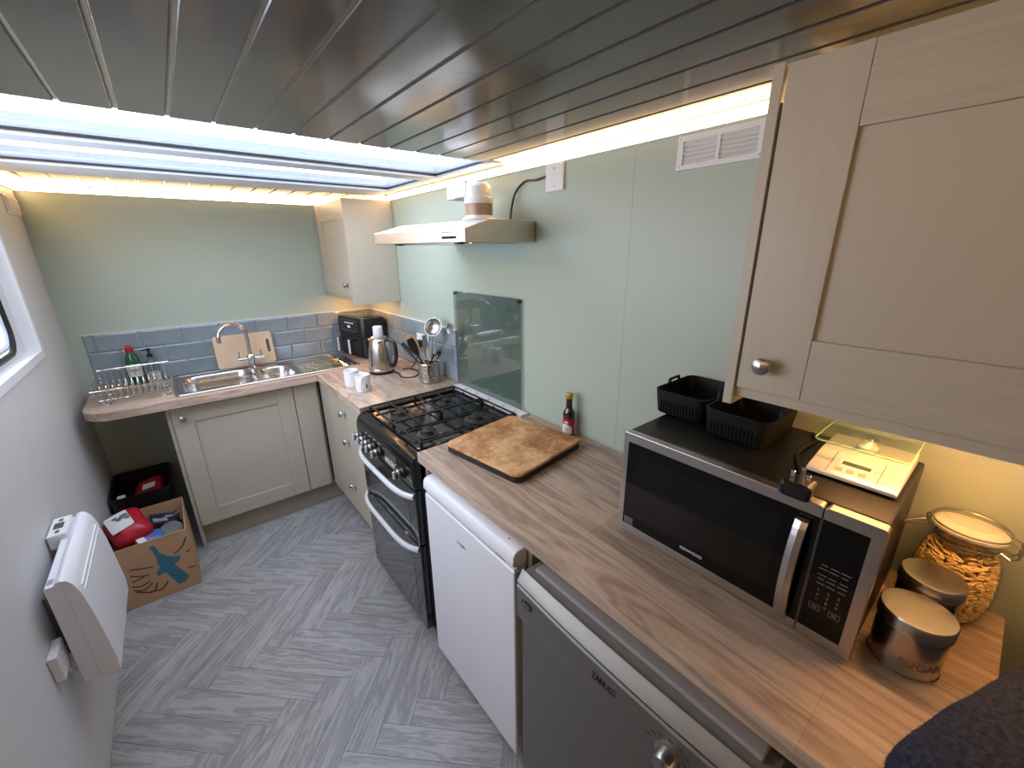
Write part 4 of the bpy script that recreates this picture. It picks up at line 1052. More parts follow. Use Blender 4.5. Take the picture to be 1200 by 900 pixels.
def chopping_board():
    P = [(-0.480, -1.905), (-0.118, -1.853), (-0.082, -2.222), (-0.440, -2.262)]
    c = (sum(p[0] for p in P) / 4, sum(p[1] for p in P) / 4)
    b = thing('chopping_board', 'thick stained wooden chopping board with dark edge on the long worktop', 'chopping board', (c[0], c[1], H))
    w, h = 0.362, 0.366; rz = math.atan2(P[1][1] - P[0][1], P[1][0] - P[0][0]); b.rotation_euler = (0, 0, rz)
    m = MB(); z = 0.0005
    m.loft([[(u, v, z) for u, v in rrect(0, 0, w - .004, h - .004, .028, 6)], [(u, v, z + 0.002) for u, v in rrect(0, 0, w, h, .03, 6)], [(u, v, z + 0.024) for u, v in rrect(0, 0, w, h, .03, 6)]], cap1=False)
    m.build('board_edge', 'board_edge', b, local=True)
    m = MB(); m.loft([[(u, v, z + 0.023) for u, v in rrect(0, 0, w + .0004, h + .0004, .03, 6)], [(u, v, z + 0.0295) for u, v in rrect(0, 0, w + .0004, h + .0004, .03, 6)], [(u, v, z + 0.0315) for u, v in rrect(0, 0, w - .004, h - .004, .028, 6)]])
    m.build('board_face', 'board', b, local=True)
    rnd = random.Random(5); m = MB()
    for k in range(16):
        x, y = rnd.uniform(-.16, .16), rnd.uniform(-.16, .16); r = rnd.uniform(.0012, .0028)
        m.lathe([(r, 0), (r * .7, r * .6), (0, r * .8)], (x, y, z + 0.0313), n=7)
    cr = m.build('bread_crumb', 'beige_board', b, local=True); cr['kind'] = 'stuff'
chopping_board()

# ================================================================ CORNER WORKTOP
def air_fryer():
    a = thing('air_fryer', 'black two drawer air fryer in the far corner under the small wall cabinet', 'air fryer', (-0.150, -0.200, H), math.radians(11))
    wy, wx, h = 0.340, 0.190, 0.285
    R = lambda sx, sy, z, r, ox=0: [(ox + u, v, z) for u, v in rrect(0, 0, sx, sy, r, 6)]
    m = MB(); m.loft([R(wx - .03, wy - .03, .003, .035), R(wx - .012, wy - .012, .010, .035), R(wx - .006, wy - .006, 0.15, .036), R(wx, wy, 0.155, .036), R(wx - .004, wy - .004, h - .022, .036), R(wx - .016, wy - .016, h - .006, .034)])
    m.build('body', 'black', a, local=True)
    m = MB(); m.loft([R(wx - .020, wy - .020, h - .0065, .034), R(wx - .022, wy - .022, h, .034), R(wx - .050, wy - .050, h + .002, .03)]); m.build('top_plate', 'black_gloss', a, local=True)
    m = MB(); m.tube(R(wx - .014, wy - .014, h - .006, .034), 0.0022, 6, closed=True); m.build('trim_ring', 'chrome', a, local=True)
    for (x, y) in ((-.06, -.13), (-.06, .13), (.06, -.13), (.06, .13)): MB().cyl((x, y, .0003), (x, y, .006), .01, None, 8).build('foot', 'black', a, local=True)
    p = box(-wx / 2 - .001, -wx / 2 + .004, -.105, .105, .180, .262).build('control_panel', 'black_gloss', a, 0.001, local=True)
    m = MB()
    for y in (-.098, .098): m.box(-wx / 2 - .0016, -wx / 2 - .0008, y - .001, y + .001, .186, .256)
    for z in (.186, .256): m.box(-wx / 2 - .0016, -wx / 2 - .0008, -.098, .098, z - .001, z + .001)
    m.build('panel_outline', 'print_grey', p, local=True)
    m = MB()
    m.text('200', .022, (-wx / 2 - .0014, 0.002, .212), (0, -1, 0), (0, 0, 1), thick=.0003)
    for k in range(5): m.box(-wx / 2 - .0016, -wx / 2 - .0008, .050 - k * .025 - .006, .050 - k * .025 + .006, .236, .241)
    m.build('display_digits', 'digits', p, local=True)
    for s in (-1, 1):
        y = s * 0.072
        d = box(-wx / 2 - .003, -wx / 2 + .02, y - .068, y + .068, .022, .146).build('drawer', 'black', a, 0.006, local=True)
        m = MB(); x0 = -wx / 2 - .002
        m.tube([(x0, y, .134), (x0 - .038, y, .134), (x0 - .046, y, .126), (x0 - .046, y, .050), (x0 - .042, y, .042)], .0085, 8); m.build('handle', 'black', d, local=True)
        box(x0 - .057, x0 - .050, y - .0095, y + .0095, .040, .136).build('handle_trim', 'silver', d, 0.002, local=True)
air_fryer()

def kettle():
    x, y = -0.245, -0.742
    k = thing('kettle', 'brushed steel kettle with black handle and white top on the corner worktop', 'kettle', (x, y, H)); z = H
    MB().lathe([(0.072, 0.0005), (0.074, 0.004), (0.074, 0.014), (0.066, 0.020)], (x, y, z), n=36).build('power_base', 'black', k)
    MB().lathe([(0.064, 0.020), (0.0715, 0.022), (0.073, 0.034), (0.0715, 0.090), (0.064, 0.150), (0.055, 0.196), (0.050, 0.208), (0.046, 0.212)], (x, y, z), n=40).build('kettle_body', 'steel_z', k)
    MB().lathe([(0.074, 0.018), (0.0745, 0.022), (0.0745, 0.030), (0.073, 0.033)], (x, y, z), n=40).build('base_ring', 'chrome', k, fix=False)
    MB().lathe([(0.048, 0.208), (0.047, 0.218), (0.034, 0.224), (0, 0.224)], (x, y, z), n=32).build('lid', 'steel', k)
    MB().lathe([(0.027, 0.2235), (0.0285, 0.228), (0.0275, 0.280), (0.024, 0.284), (0, 0.284)], (x, y, z), n=28).build('white_top', 'white_plastic', k)
    hd = Vector((0.55, -0.83, 0)).normalized(); up = Vector((0, 0, 1)); o = Vector((x, y, z))
    path = smooth_path([o + hd * 0.050 + up * 0.206, o + hd * 0.078 + up * 0.208, o + hd * 0.103 + up * 0.190, o + hd * 0.112 + up * 0.140, o + hd * 0.106 + up * 0.085, o + hd * 0.090 + up * 0.052, o + hd * 0.070 + up * 0.046])
    m = MB(); m.tube(path, 0.0115, 10); m.build('handle', 'black', k)
    sd = -hd; p = o + sd * 0.046 + up * 0.190
    m = MB(); m.loft([[o + sd * 0.050 + up * 0.150, o + sd * 0.045 + Vector((-sd.y, sd.x, 0)) * 0.026 + up * 0.204, o + sd * 0.045 - Vector((-sd.y, sd.x, 0)) * 0.026 + up * 0.204], [o + sd * 0.064 + up * 0.176, o + sd * 0.074 + Vector((-sd.y, sd.x, 0)) * 0.008 + up * 0.206, o + sd * 0.074 - Vector((-sd.y, sd.x, 0)) * 0.008 + up * 0.206]], sm=False); m.build('spout', 'steel', k, 0.002)
    wd = Vector((-0.93, -0.36, 0)); sv = Vector((-wd.y, wd.x, 0)); m = MB()
    def wp(h, r, s): return o + wd * r + sv * s + up * h
    m.loft([[wp(.05, .0690, -.007), wp(.05, .0690, .007), wp(.05, .0752, .006), wp(.05, .0752, -.006)], [wp(.145, .0610, -.007), wp(.145, .0610, .007), wp(.145, .0672, .006), wp(.145, .0672, -.006)]], sm=False); m.build('water_window', 'lcd_dark', k, 0.001)
    m = MB(); zc = H + 0.0042
    m.tube(smooth_path([(x + .035, y - .060, H + .006), (x + .060, y - .11, zc), (x + .04, y - .19, zc), (x + .10, y - .235, zc), (x + .17, y - .15, zc), (x + .16, y - .05, zc), (x + .12, y - .04, zc + .004), (x + .16, y - .09, zc + .02), (-.045, -.862, H + .12), (-.030, -.862, H + .165)]), 0.0036, 8)
    m.build('cord', 'black', k)
kettle()

def double_socket():
    s = thing('double_socket', 'white double wall socket on the tiled right wall behind the utensils', 'socket', (0, -0.86, 1.09))
    box(-0.020, -0.0096, -0.935, -0.790, 1.048, 1.132).build('plate', 'white_plastic', s, 0.003)
    for y in (-0.90, -0.825):
        box(-0.023, -0.0198, y - 0.006, y + 0.006, 1.110, 1.122).build('rocker', 'white', s, 0.001)
        for (dy, dz, w, h) in ((0, .028, .003, .006), (-.011, .008, .006, .003), (.011, .008, .006, .003)):
            box(-0.0206, -0.0198, y + dy - w / 2, y + dy + w / 2, 1.06 + dz - h / 2, 1.06 + dz + h / 2).build('pin_slot', 'black', s)
    p = box(-0.052, -0.0210, -0.885, -0.838, 1.058, 1.100).build('plug', 'black', s, 0.006)
double_socket()

def mug(x, y, rz, label):
    t = thing('mug', label, 'mug', (x, y, H), rz, 'white mugs on the corner worktop'); r, h = 0.0385, 0.090
    MB().lathe([(r * .86, .0005), (r * .92, .002), (r * .97, .012), (r, .04), (r, h - .001), (r - .0015, h), (r - .0035, h - .002), (r - .0038, .02), (r - .008, .008), (0, .007)], n=36).build('mug_body', 'white', t, local=True)
    m = MB(); m.tube(smooth_path([(r - .002, 0, h * .82), (r + .018, 0, h * .80), (r + .026, 0, h * .55), (r + .017, 0, h * .28), (r - .002, 0, h * .22)]), .0048, 8); m.build('handle', 'white', t, local=True)
    return t
mug(-0.478, -0.892, math.radians(-30), 'white mug on the corner worktop, further from the cooker, behind the other mug')
mg = mug(-0.462, -1.018, math.radians(-118), 'white mug on the corner worktop nearest the cooker with a dark mark on its side')
m = MB(); m.box(-.0006, .0006, -.004, .004, .022, .046)
m.xf(lambda p: Vector((math.cos(.62) * (.0388) + p.x, math.sin(.62) * .0388 + p.y, p.z))); m.build('printed_mark', 'ink', mg, local=True)

def utensil_pot():
    x, y, r, h = -0.112, -1.105, 0.058, 0.112
    t = thing('utensil_pot', 'perforated steel pot holding kitchen utensils beside the cooker', 'utensil pot', (x, y, H)); z = H + 0.0005
    m = MB(); n = 60; rows = [0, .004, .014] + [.014 + .0060 * (k + 1) for k in range(15)] + [h]
    rr = [r - .003, r, r] + [r] * 15 + [r]
    bs = [m.add([(x + q * math.cos(2 * PI * i / n), y + q * math.sin(2 * PI * i / n), z + hh) for i in range(n)]) for q, hh in zip(rr, rows)]
    for k in range(len(rows) - 1):
        for i in range(n):
            sector = (i % 10)
            hole = 3 <= k <= 15 and k % 2 == 1 and sector in (1, 3, 5, 7)
            if hole: continue
            j = (i + 1) % n; m.face((bs[k] + i, bs[k] + j, bs[k + 1] + j, bs[k + 1] + i), sm=True)
    m.face([bs[0] + i for i in range(n)])
    o = m.build('pot_body', 'steel_z', t); md = o.modifiers.new('thickness', 'SOLIDIFY'); md.thickness = 0.0012; md.offset = -1
    m = MB(); m.tube([(x + r * math.cos(a), y + r * math.sin(a), z + h) for a in [2 * PI * i / 40 for i in range(40)]], .0016, 6, closed=True); m.build('rolled_rim', 'steel', t)
    return x, y, z
PX, PY, PZ = utensil_pot()

def utensils():
    gr = 'kitchen utensils standing in the steel pot'
    def stick(root, a, b, r0, r1, mat, name='handle'):
        m = MB(); m.tube([a, (Vector(a) + Vector(b)) / 2, b], [r0, (r0 + r1) / 2, r1], 8); return m.build(name, mat, root)
    def blade(root, p, d, nrm, w, l, mat, name, cup=0.0, th=0.0022, tip=0.75):
        """oval head starting at p along d, its flat side facing nrm"""
        d = Vector(d).normalized(); nrm = Vector(nrm); nrm = (nrm - d * nrm.dot(d)).normalized(); s = d.cross(nrm); p = Vector(p); rings = []
        for i in range(9):
            t = i / 8; ww = w / 2 * (0.16 + 0.84 * math.sin(PI * (0.08 + (0.92 * tip) * t)) ** 0.8); q = p + d * (l * t)
            c = cup * math.sin(PI * t)
            rings.append([q - s * ww + nrm * 0.001, q - s * ww * .5 - nrm * c * .8, q - nrm * c, q + s * ww * .5 - nrm * c * .8, q + s * ww + nrm * 0.001,
                          q + s * ww * .5 + nrm * (th - c * .8), q + nrm * (th - c), q - s * ww * .5 + nrm * (th - c * .8)])
        return MB().loft(rings, sm=True).build(name, mat, root, angle=60)
    cam = Vector((-0.9, -0.45, 0.25))
    def base(dx, dy): return Vector((PX + dx, PY + dy, PZ + 0.004))
    def mk(label, name='spoon'): return thing(name, label, 'utensil', (PX, PY, PZ), group=gr)
    # pale wooden spoon leaning left
    t = mk('pale wooden spoon leaning left in the steel utensil pot', 'wooden_spoon')
    a = base(0.020, -0.015); b = Vector((-0.152, -1.062, 1.085)); stick(t, a, b, .0055, .006, 'wood_spoon'); blade(t, b - (b - a).normalized() * .01, b - a, cam, .060, .112, 'wood_spoon', 'spoon_head', .006)
    # black spatulas
    t = mk('black slotted turner in front of the wooden spoon in the pot', 'turner')
    a = base(0.022, 0.005); b = Vector((-0.165, -1.070, 1.075)); stick(t, a, b, .0045, .005, 'black'); blade(t, b - (b - a).normalized() * .01, b - a + Vector((0.012, 0.01, .03)), cam + Vector((.3, -.5, 0)), .044, .100, 'black', 'turner_head', .002)
    t = mk('black spoon leaning furthest left out of the pot', 'serving_spoon')
    a = base(0.012, -0.028); b = Vector((-0.172, -1.035, 1.055)); stick(t, a, b, .0045, .005, 'black'); blade(t, b - (b - a).normalized() * .01, Vector((-.04, .065, .085)), cam, .030, .105, 'black', 'spoon_head', .003)
    t = mk('black spatula upright in the middle of the pot', 'spatula')
    a = base(0.0, -0.02); b = Vector((-0.118, -1.105, 1.05)); stick(t, a, b, .0045, .005, 'black'); blade(t, b - (b - a).normalized() * .01, Vector((.004, .025, .11)), cam + Vector((0, -.4, 0)), .032, .135, 'black', 'spatula_head', .002)
    t = mk('black curved ladle leaning right out of the pot', 'serving_ladle')
    a = base(-0.02, 0.02); b = Vector((-0.098, -1.148, 1.075)); stick(t, a, b, .0045, .005, 'black'); blade(t, b - (b - a).normalized() * .01, Vector((.016, -.105, .075)), Vector((-.6, .1, .8)), .048, .105, 'black', 'ladle_head', .012)
    t = mk('dark narrow spoon leaning right, lowest in the pot', 'narrow_spoon')
    a = base(-0.01, 0.022); b = Vector((-0.095, -1.150, 1.045)); stick(t, a, b, .004, .0045, 'black'); blade(t, b - (b - a).normalized() * .01, Vector((.008, -.09, .075)), cam, .018, .09, 'black', 'spoon_head', .002)
    # steel ladle with the bowl high against the tiles
    t = mk('steel ladle with a round bowl standing tallest in the pot', 'ladle')
    a = base(0.01, 0.015); b = Vector((-0.085, -1.128, 1.185)); stick(t, a, b, .003, .003, 'steel')
    ax = Vector((-0.72, -0.55, 0.35)).normalized(); c = Vector((-0.078, -1.130, 1.218)); R = .050
    m = MB(); m.lathe([(R * math.sin(q), R * .8 - R * .8 * math.cos(q)) for q in [PI / 2 * i / 8 for i in range(9)]] + [(R * .96 * math.sin(q), R * .8 - R * .74 * math.cos(q)) for q in [PI / 2 * (8 - i) / 8 for i in range(9)]], c - ax * R * .55, ax, 28)
    m.build('ladle_bowl', 'steel', t, fix=True)
    # steel pasta fork
    t = mk('steel pasta fork with a toothed head leaning right against the tiles', 'pasta_fork')
    a = base(-0.015, 0.03); b = Vector((-0.066, -1.268, 1.205)); stick(t, a, b, .0028, .0028, 'steel'); dd = (b - a).normalized()
    hd = blade(t, b - dd * .006, dd + Vector((-.1, 0, .2)), cam + Vector((.2, 0, .3)), .054, .062, 'steel', 'fork_head', .006)
    m = MB(); s = dd.cross(cam).normalized()
    for k in range(7):
        p = b + dd * (.012 + .006 * (k // 2)) + s * ((k % 2) * 2 - 1) * .025 if k < 6 else b + dd * .058
        m.tube([p, p + cam.normalized() * .014 + dd * .008], [.0025, .0015], 6)
    m.build('tooth', 'steel', hd)
    # steel whisk-like masher, short
    t = mk('steel slotted spoon half hidden between the black spatulas in the pot', 'slotted_spoon')
    a = base(-0.005, -0.01); b = Vector((-0.128, -1.135, 1.05)); stick(t, a, b, .003, .003, 'steel'); blade(t, b - (b - a).normalized() * .01, Vector((.0, -.02, .10)), cam, .034, .080, 'steel', 'spoon_head', .006)
utensils()

# ================================================================ SINK RUN
def washing_bottles():
    x, y, z = -1.400, -0.070, H + 0.0005
    b = thing('washing_up_bottle', 'green washing-up liquid bottle with a red cap behind the dish rack', 'bottle', (x, y, H))
    E = lambda rx, ry, h: [(x + rx * math.cos(a), y + ry * math.sin(a), z + h) for a in [2 * PI * i / 28 for i in range(28)]]
    MB().loft([E(.030, .022, 0), E(.034, .026, .004), E(.036, .027, .06), E(.034, .026, .13), E(.026, .021, .168), E(.014, .013, .186), E(.013, .012, .196)]).build('bottle_body', 'green_bottle', b)
    MB().loft([E(.018, .017, .192), E(.018, .017, .212), E(.012, .012, .216), E(.009, .009, .228), E(.006, .006, .234)]).build('cap', 'red', b)
    m = MB(); n = 14
    def lab(rx, ry, h0, h1, a0, a1, name, mat, k=0.0006):
        m = MB()
        for i in range(n):
            A = [a0 + (a1 - a0) * (i + d) / n for d in (0, 1)]
            q = m.add([(x + (rx + k) * math.cos(A[0]), y + (ry + k) * math.sin(A[0]), z + h0), (x + (rx + k) * math.cos(A[1]), y + (ry + k) * math.sin(A[1]), z + h0), (x + (rx + k) * math.cos(A[1]), y + (ry + k) * math.sin(A[1]), z + h1), (x + (rx + k) * math.cos(A[0]), y + (ry + k) * math.sin(A[0]), z + h1)]); m.face((q, q + 1, q + 2, q + 3), sm=True)
        return m.build(name, mat, b, fix=False)
    lab(.0362, .0272, .055, .125, 1.5 * PI - 1.0, 1.5 * PI + 1.0, 'label', 'paper')
    m = MB(); m.text('FAIRY', .019, (x, y - .0290, z + .092), (1, 0, 0), (0, 0, 1), thick=.0003, width=.044); m.build('lettering', 'label_red', b)
    x, y = -1.322, -0.062
    b = thing('soap_bottle', 'clear pump soap bottle with a black top behind the dish rack', 'bottle', (x, y, H))
    MB().lathe([(.028, 0), (.031, .003), (.031, .115), (.024, .135), (.012, .145), (.012, .155)], (x, y, z), n=28).build('bottle_body', 'clear_plastic', b, fix=False)
    MB().lathe([(.027, .004), (.0285, .006), (.0285, .060), (0, .060)], (x, y, z), n=24).build('soap', 'offwhite', b)
    p = MB().lathe([(.014, .150), (.014, .166), (.006, .168), (.006, .186), (.011, .188), (.011, .198), (0, .199)], (x, y, z), n=20).build('pump', 'black', b)
    box(x - .032, x, y - .005, y + .005, z + .188, z + .196).build('nozzle', 'black', p, .002)
washing_bottles()

def dish_rack():
    x0, x1, yf, yb = -1.540, -1.252, -0.452, -0.135; z = H
    r = thing('dish_rack', 'empty chrome wire dish rack on the rounded end of the sink worktop', 'dish rack', ((x0 + x1) / 2, (yf + yb) / 2, H))
    m = MB(); m.tube([(x0 - .012, yf, z + .088), (x1 + .012, yf, z + .088)], .0032, 8); m.build('front_rail', 'chrome', r)
    m = MB(); m.tube([(x0 - .004, yb, z + .125), (x1 + .004, yb, z + .125)], .0032, 8); m.build('back_rail', 'chrome', r)
    for y in (yf + .06, yb - .06):
        m = MB(); m.tube([(x0, y, z + .024), (x1, y, z + .024)], .0028, 8); m.build('base_rail', 'chrome', r)
    cx = (x0 + x1) / 2
    wire = None
    for k in range(13):
        xx = x0 + (x1 - x0) * k / 12
        if wire is None:
            m = MB(); m.tube(smooth_path([(xx, yf, z + .088), (xx, yf + .022, z + .050), (xx, yf + .050, z + .027), (xx, (yf + yb) / 2, z + .026), (xx, yb - .050, z + .027), (xx, yb - .020, z + .060), (xx, yb, z + .125)], 4), .0019, 6); wire = m.build('cross_wire', 'chrome', r); wx = xx
        else:
            c = wire.copy(); COL.objects.link(c); c.parent = r; c.location.x += xx - wx
    pr = None
    for row, yy in enumerate((-0.345, -0.255)):
        for k in range(12):
            xx = x0 + (x1 - x0) * (k + .5) / 12
            if pr is None:
                m = MB(); m.tube([(xx, yy - .016, z + .026), (xx, yy - .010, z + .078), (xx, yy, z + .084), (xx, yy + .010, z + .078), (xx, yy + .016, z + .026)], .0019, 6); pr = m.build('plate_prong', 'chrome', r); p0 = (xx, yy)
            else:
                c = pr.copy(); COL.objects.link(c); c.parent = r; c.location.x += xx - p0[0]; c.location.y += yy - p0[1]
    for xx in (x0 - .006, x1 + .006):
        for q, (dz) in enumerate((.040, .062, .084, .104)):
            t = (q + 1) / 4
            m = MB(); m.tube([(xx, yf + .05 - .035 * t, z + dz * .92), (xx, (yf + yb) / 2, z + dz * .96), (xx, yb - .045 + .033 * t, z + dz)], .0019, 6); m.build('end_wire', 'chrome', r)
    for xx in (x0 + .03, x1 - .03):
        for (ya, s) in ((yf + .07, -1), (yb - .07, 1)):
            m = MB(); m.tube(smooth_path([(xx - .022, ya, z + .026), (xx - .012, ya + s * .012, z + .0035), (xx + .012, ya + s * .012, z + .0035), (xx + .022, ya, z + .026)], 4), .0024, 6); m.build('foot', 'chrome', r)
dish_rack()

def pale_board():
    b = thing('chopping_board', 'pale thin chopping board leaning on the tiles behind the tap', 'chopping board', (-0.857, -0.035, H))
    w, h, t = 0.322, 0.205, 0.010
    m = MB(); o = rrect(0, h / 2, w, h, .018, 5); hole = rrect(w / 2 - .028, h * .55, .018, .085, .0085, 5)[::-1]
    m.plate([o, hole], lambda u, v, d: (u, d, v), 0, t)
    lean = math.radians(9.5); tilt = math.radians(0.0)
    y0, z0 = -0.058, H + 0.0125
    def f(p):
        c, s = math.cos(lean), math.sin(lean)
        return Vector((-0.857 + p.x, y0 + p.y * c + p.z * s, z0 + p.z * c - p.y * s + 0.0))
    m.xf(f); m.build('board_panel', 'beige_board', b, 0.0012)
pale_board()

# ================================================================ LEFT WALL AND FLOOR
def heater():
    y0, y1 = -1.612, -1.185; yc = (y0 + y1) / 2
    h = thing('panel_heater', 'white electric panel heater mounted low on the left wall', 'heater', (XL, yc, 0.385))
    back = [(-1.604, 0.386), (-1.600, 0.384), (-1.566, 0.384), (-1.566, 0.735), (-1.600, 0.735), (-1.604, 0.733)]
    b = MB().prism(back, 'y', y0 + .003, y1 - .003).build('back_case', 'white', h, 0.002)
    prof = [(-1.566, 0.380), (-1.532, 0.366), (-1.524, 0.370), (-1.520, 0.42), (-1.525, 0.52), (-1.530, 0.61), (-1.538, 0.69), (-1.547, 0.724), (-1.557, 0.741), (-1.570, 0.747), (-1.580, 0.743), (-1.584, 0.736), (-1.566, 0.735)]
    f = MB().prism(prof, 'y', y0, y1, sm=True).build('front_cover', 'white', h, 0.0015, angle=40)
    for (z, x) in ((0.694, -1.5382), (0.676, -1.5362)):
        box(x - 0.004, x + 0.0022, y0 + .03, y1 - .03, z - .003, z + .003).build('outlet_slot', 'white_plastic', f, 0.001)
    for yy in (y0 + .1, y1 - .1): box(XL + .0005, -1.604, yy - .02, yy + .02, 0.45, 0.66).build('wall_bracket', 'grey_tin', h)
    # thermostat box at the back of the top
    box(-1.632, -1.5855, -1.335, -1.205, 0.705, 0.755).build('thermostat', 'white_plastic', h, 0.003)
    t = box(-1.622, -1.598, -1.290, -1.250, 0.7552, 0.7562).build('lcd_screen', 'lcd_dark', h)
    for y in (-1.312, -1.232): box(-1.614, -1.604, y - .008, y + .008, 0.7551, 0.7572).build('button', 'grey_tin', h, 0.001)
    box(-1.6, -1.588, y0 + .02, y0 + .045, 0.7351, 0.7357).build('rating_label', 'lid_blue', h)
heater()

def spur():
    s = thing('fused_spur', 'white socket outlet with a short lead low on the left wall below the heater', 'socket', (XL, -1.62, 0.51))
    p = box(XL + .0005, XL + .022, -1.668, -1.582, 0.466, 0.552).build('plate', 'white_plastic', s, 0.003)
    box(XL + .022, XL + .0245, -1.640, -1.622, 0.520, 0.532).build('rocker', 'offwhite', p, 0.0008)
    m = MB(); m.tube(smooth_path([(XL + .012, -1.600, .467), (XL + .016, -1.600, .440), (XL + .026, -1.580, .418), (XL + .034, -1.548, .415), (XL + .038, -1.52, .40)]), .0042, 8); m.build('lead', 'white_plastic', s)
spur()

def tall_bin():
    x0, x1, y0, y1, h = -1.628, -1.372, -0.405, -0.045, 0.405
    b = thing('storage_crate', 'deep black plastic crate on the floor under the sink worktop', 'crate', ((x0 + x1) / 2, (y0 + y1) / 2, 0))
    cx, cy, w, d = (x0 + x1) / 2, (y0 + y1) / 2, x1 - x0, y1 - y0
    R = lambda i, z: [(u, v, z) for u, v in rrect(cx, cy, w - i, d - i, .03, 5)]
    MB().loft([R(.05, .001), R(.03, .01), R(.006, h - .03), R(0, h - .028), R(0, h), R(.010, h), R(.016, h - .03), R(.045, .012)]).build('crate_body', 'black', b)
    p = thing('red_packet', 'red and white packet lying inside the black crate', 'packet', (-1.47, -0.22, 0.25))
    up = lambda P: [(a, c, .013 + (z - .013) * 1.38) for a, c, z in P]
    m = MB(); m.loft([up(P) for P in ([(-1.56, -.31, .015), (-1.42, -.31, .015), (-1.42, -.12, .015), (-1.56, -.12, .015)], [(-1.55, -.30, .24), (-1.42, -.28, .25), (-1.41, -.13, .27), (-1.54, -.12, .25)], [(-1.52, -.24, .262), (-1.44, -.23, .268), (-1.44, -.17, .285), (-1.52, -.16, .27)])], sm=False); m.build('packet_body', 'red', p, .012, seg=3)
    q = MB(); q.loft([up(P) for P in ([(-1.505, -.262, .262), (-1.45, -.258, .266), (-1.445, -.225, .272), (-1.50, -.228, .270)], [(-1.505, -.262, .267), (-1.45, -.258, .271), (-1.445, -.225, .277), (-1.50, -.228, .275)])], sm=False); q.build('packet_label', 'paper', p)
    c = box(-1.600, -1.568, -.36, -.325, .013, .39); tag(c.build('small_carton', 'paper', None, .002), 'small white carton standing at the left of the black crate', 'carton')
tall_bin()

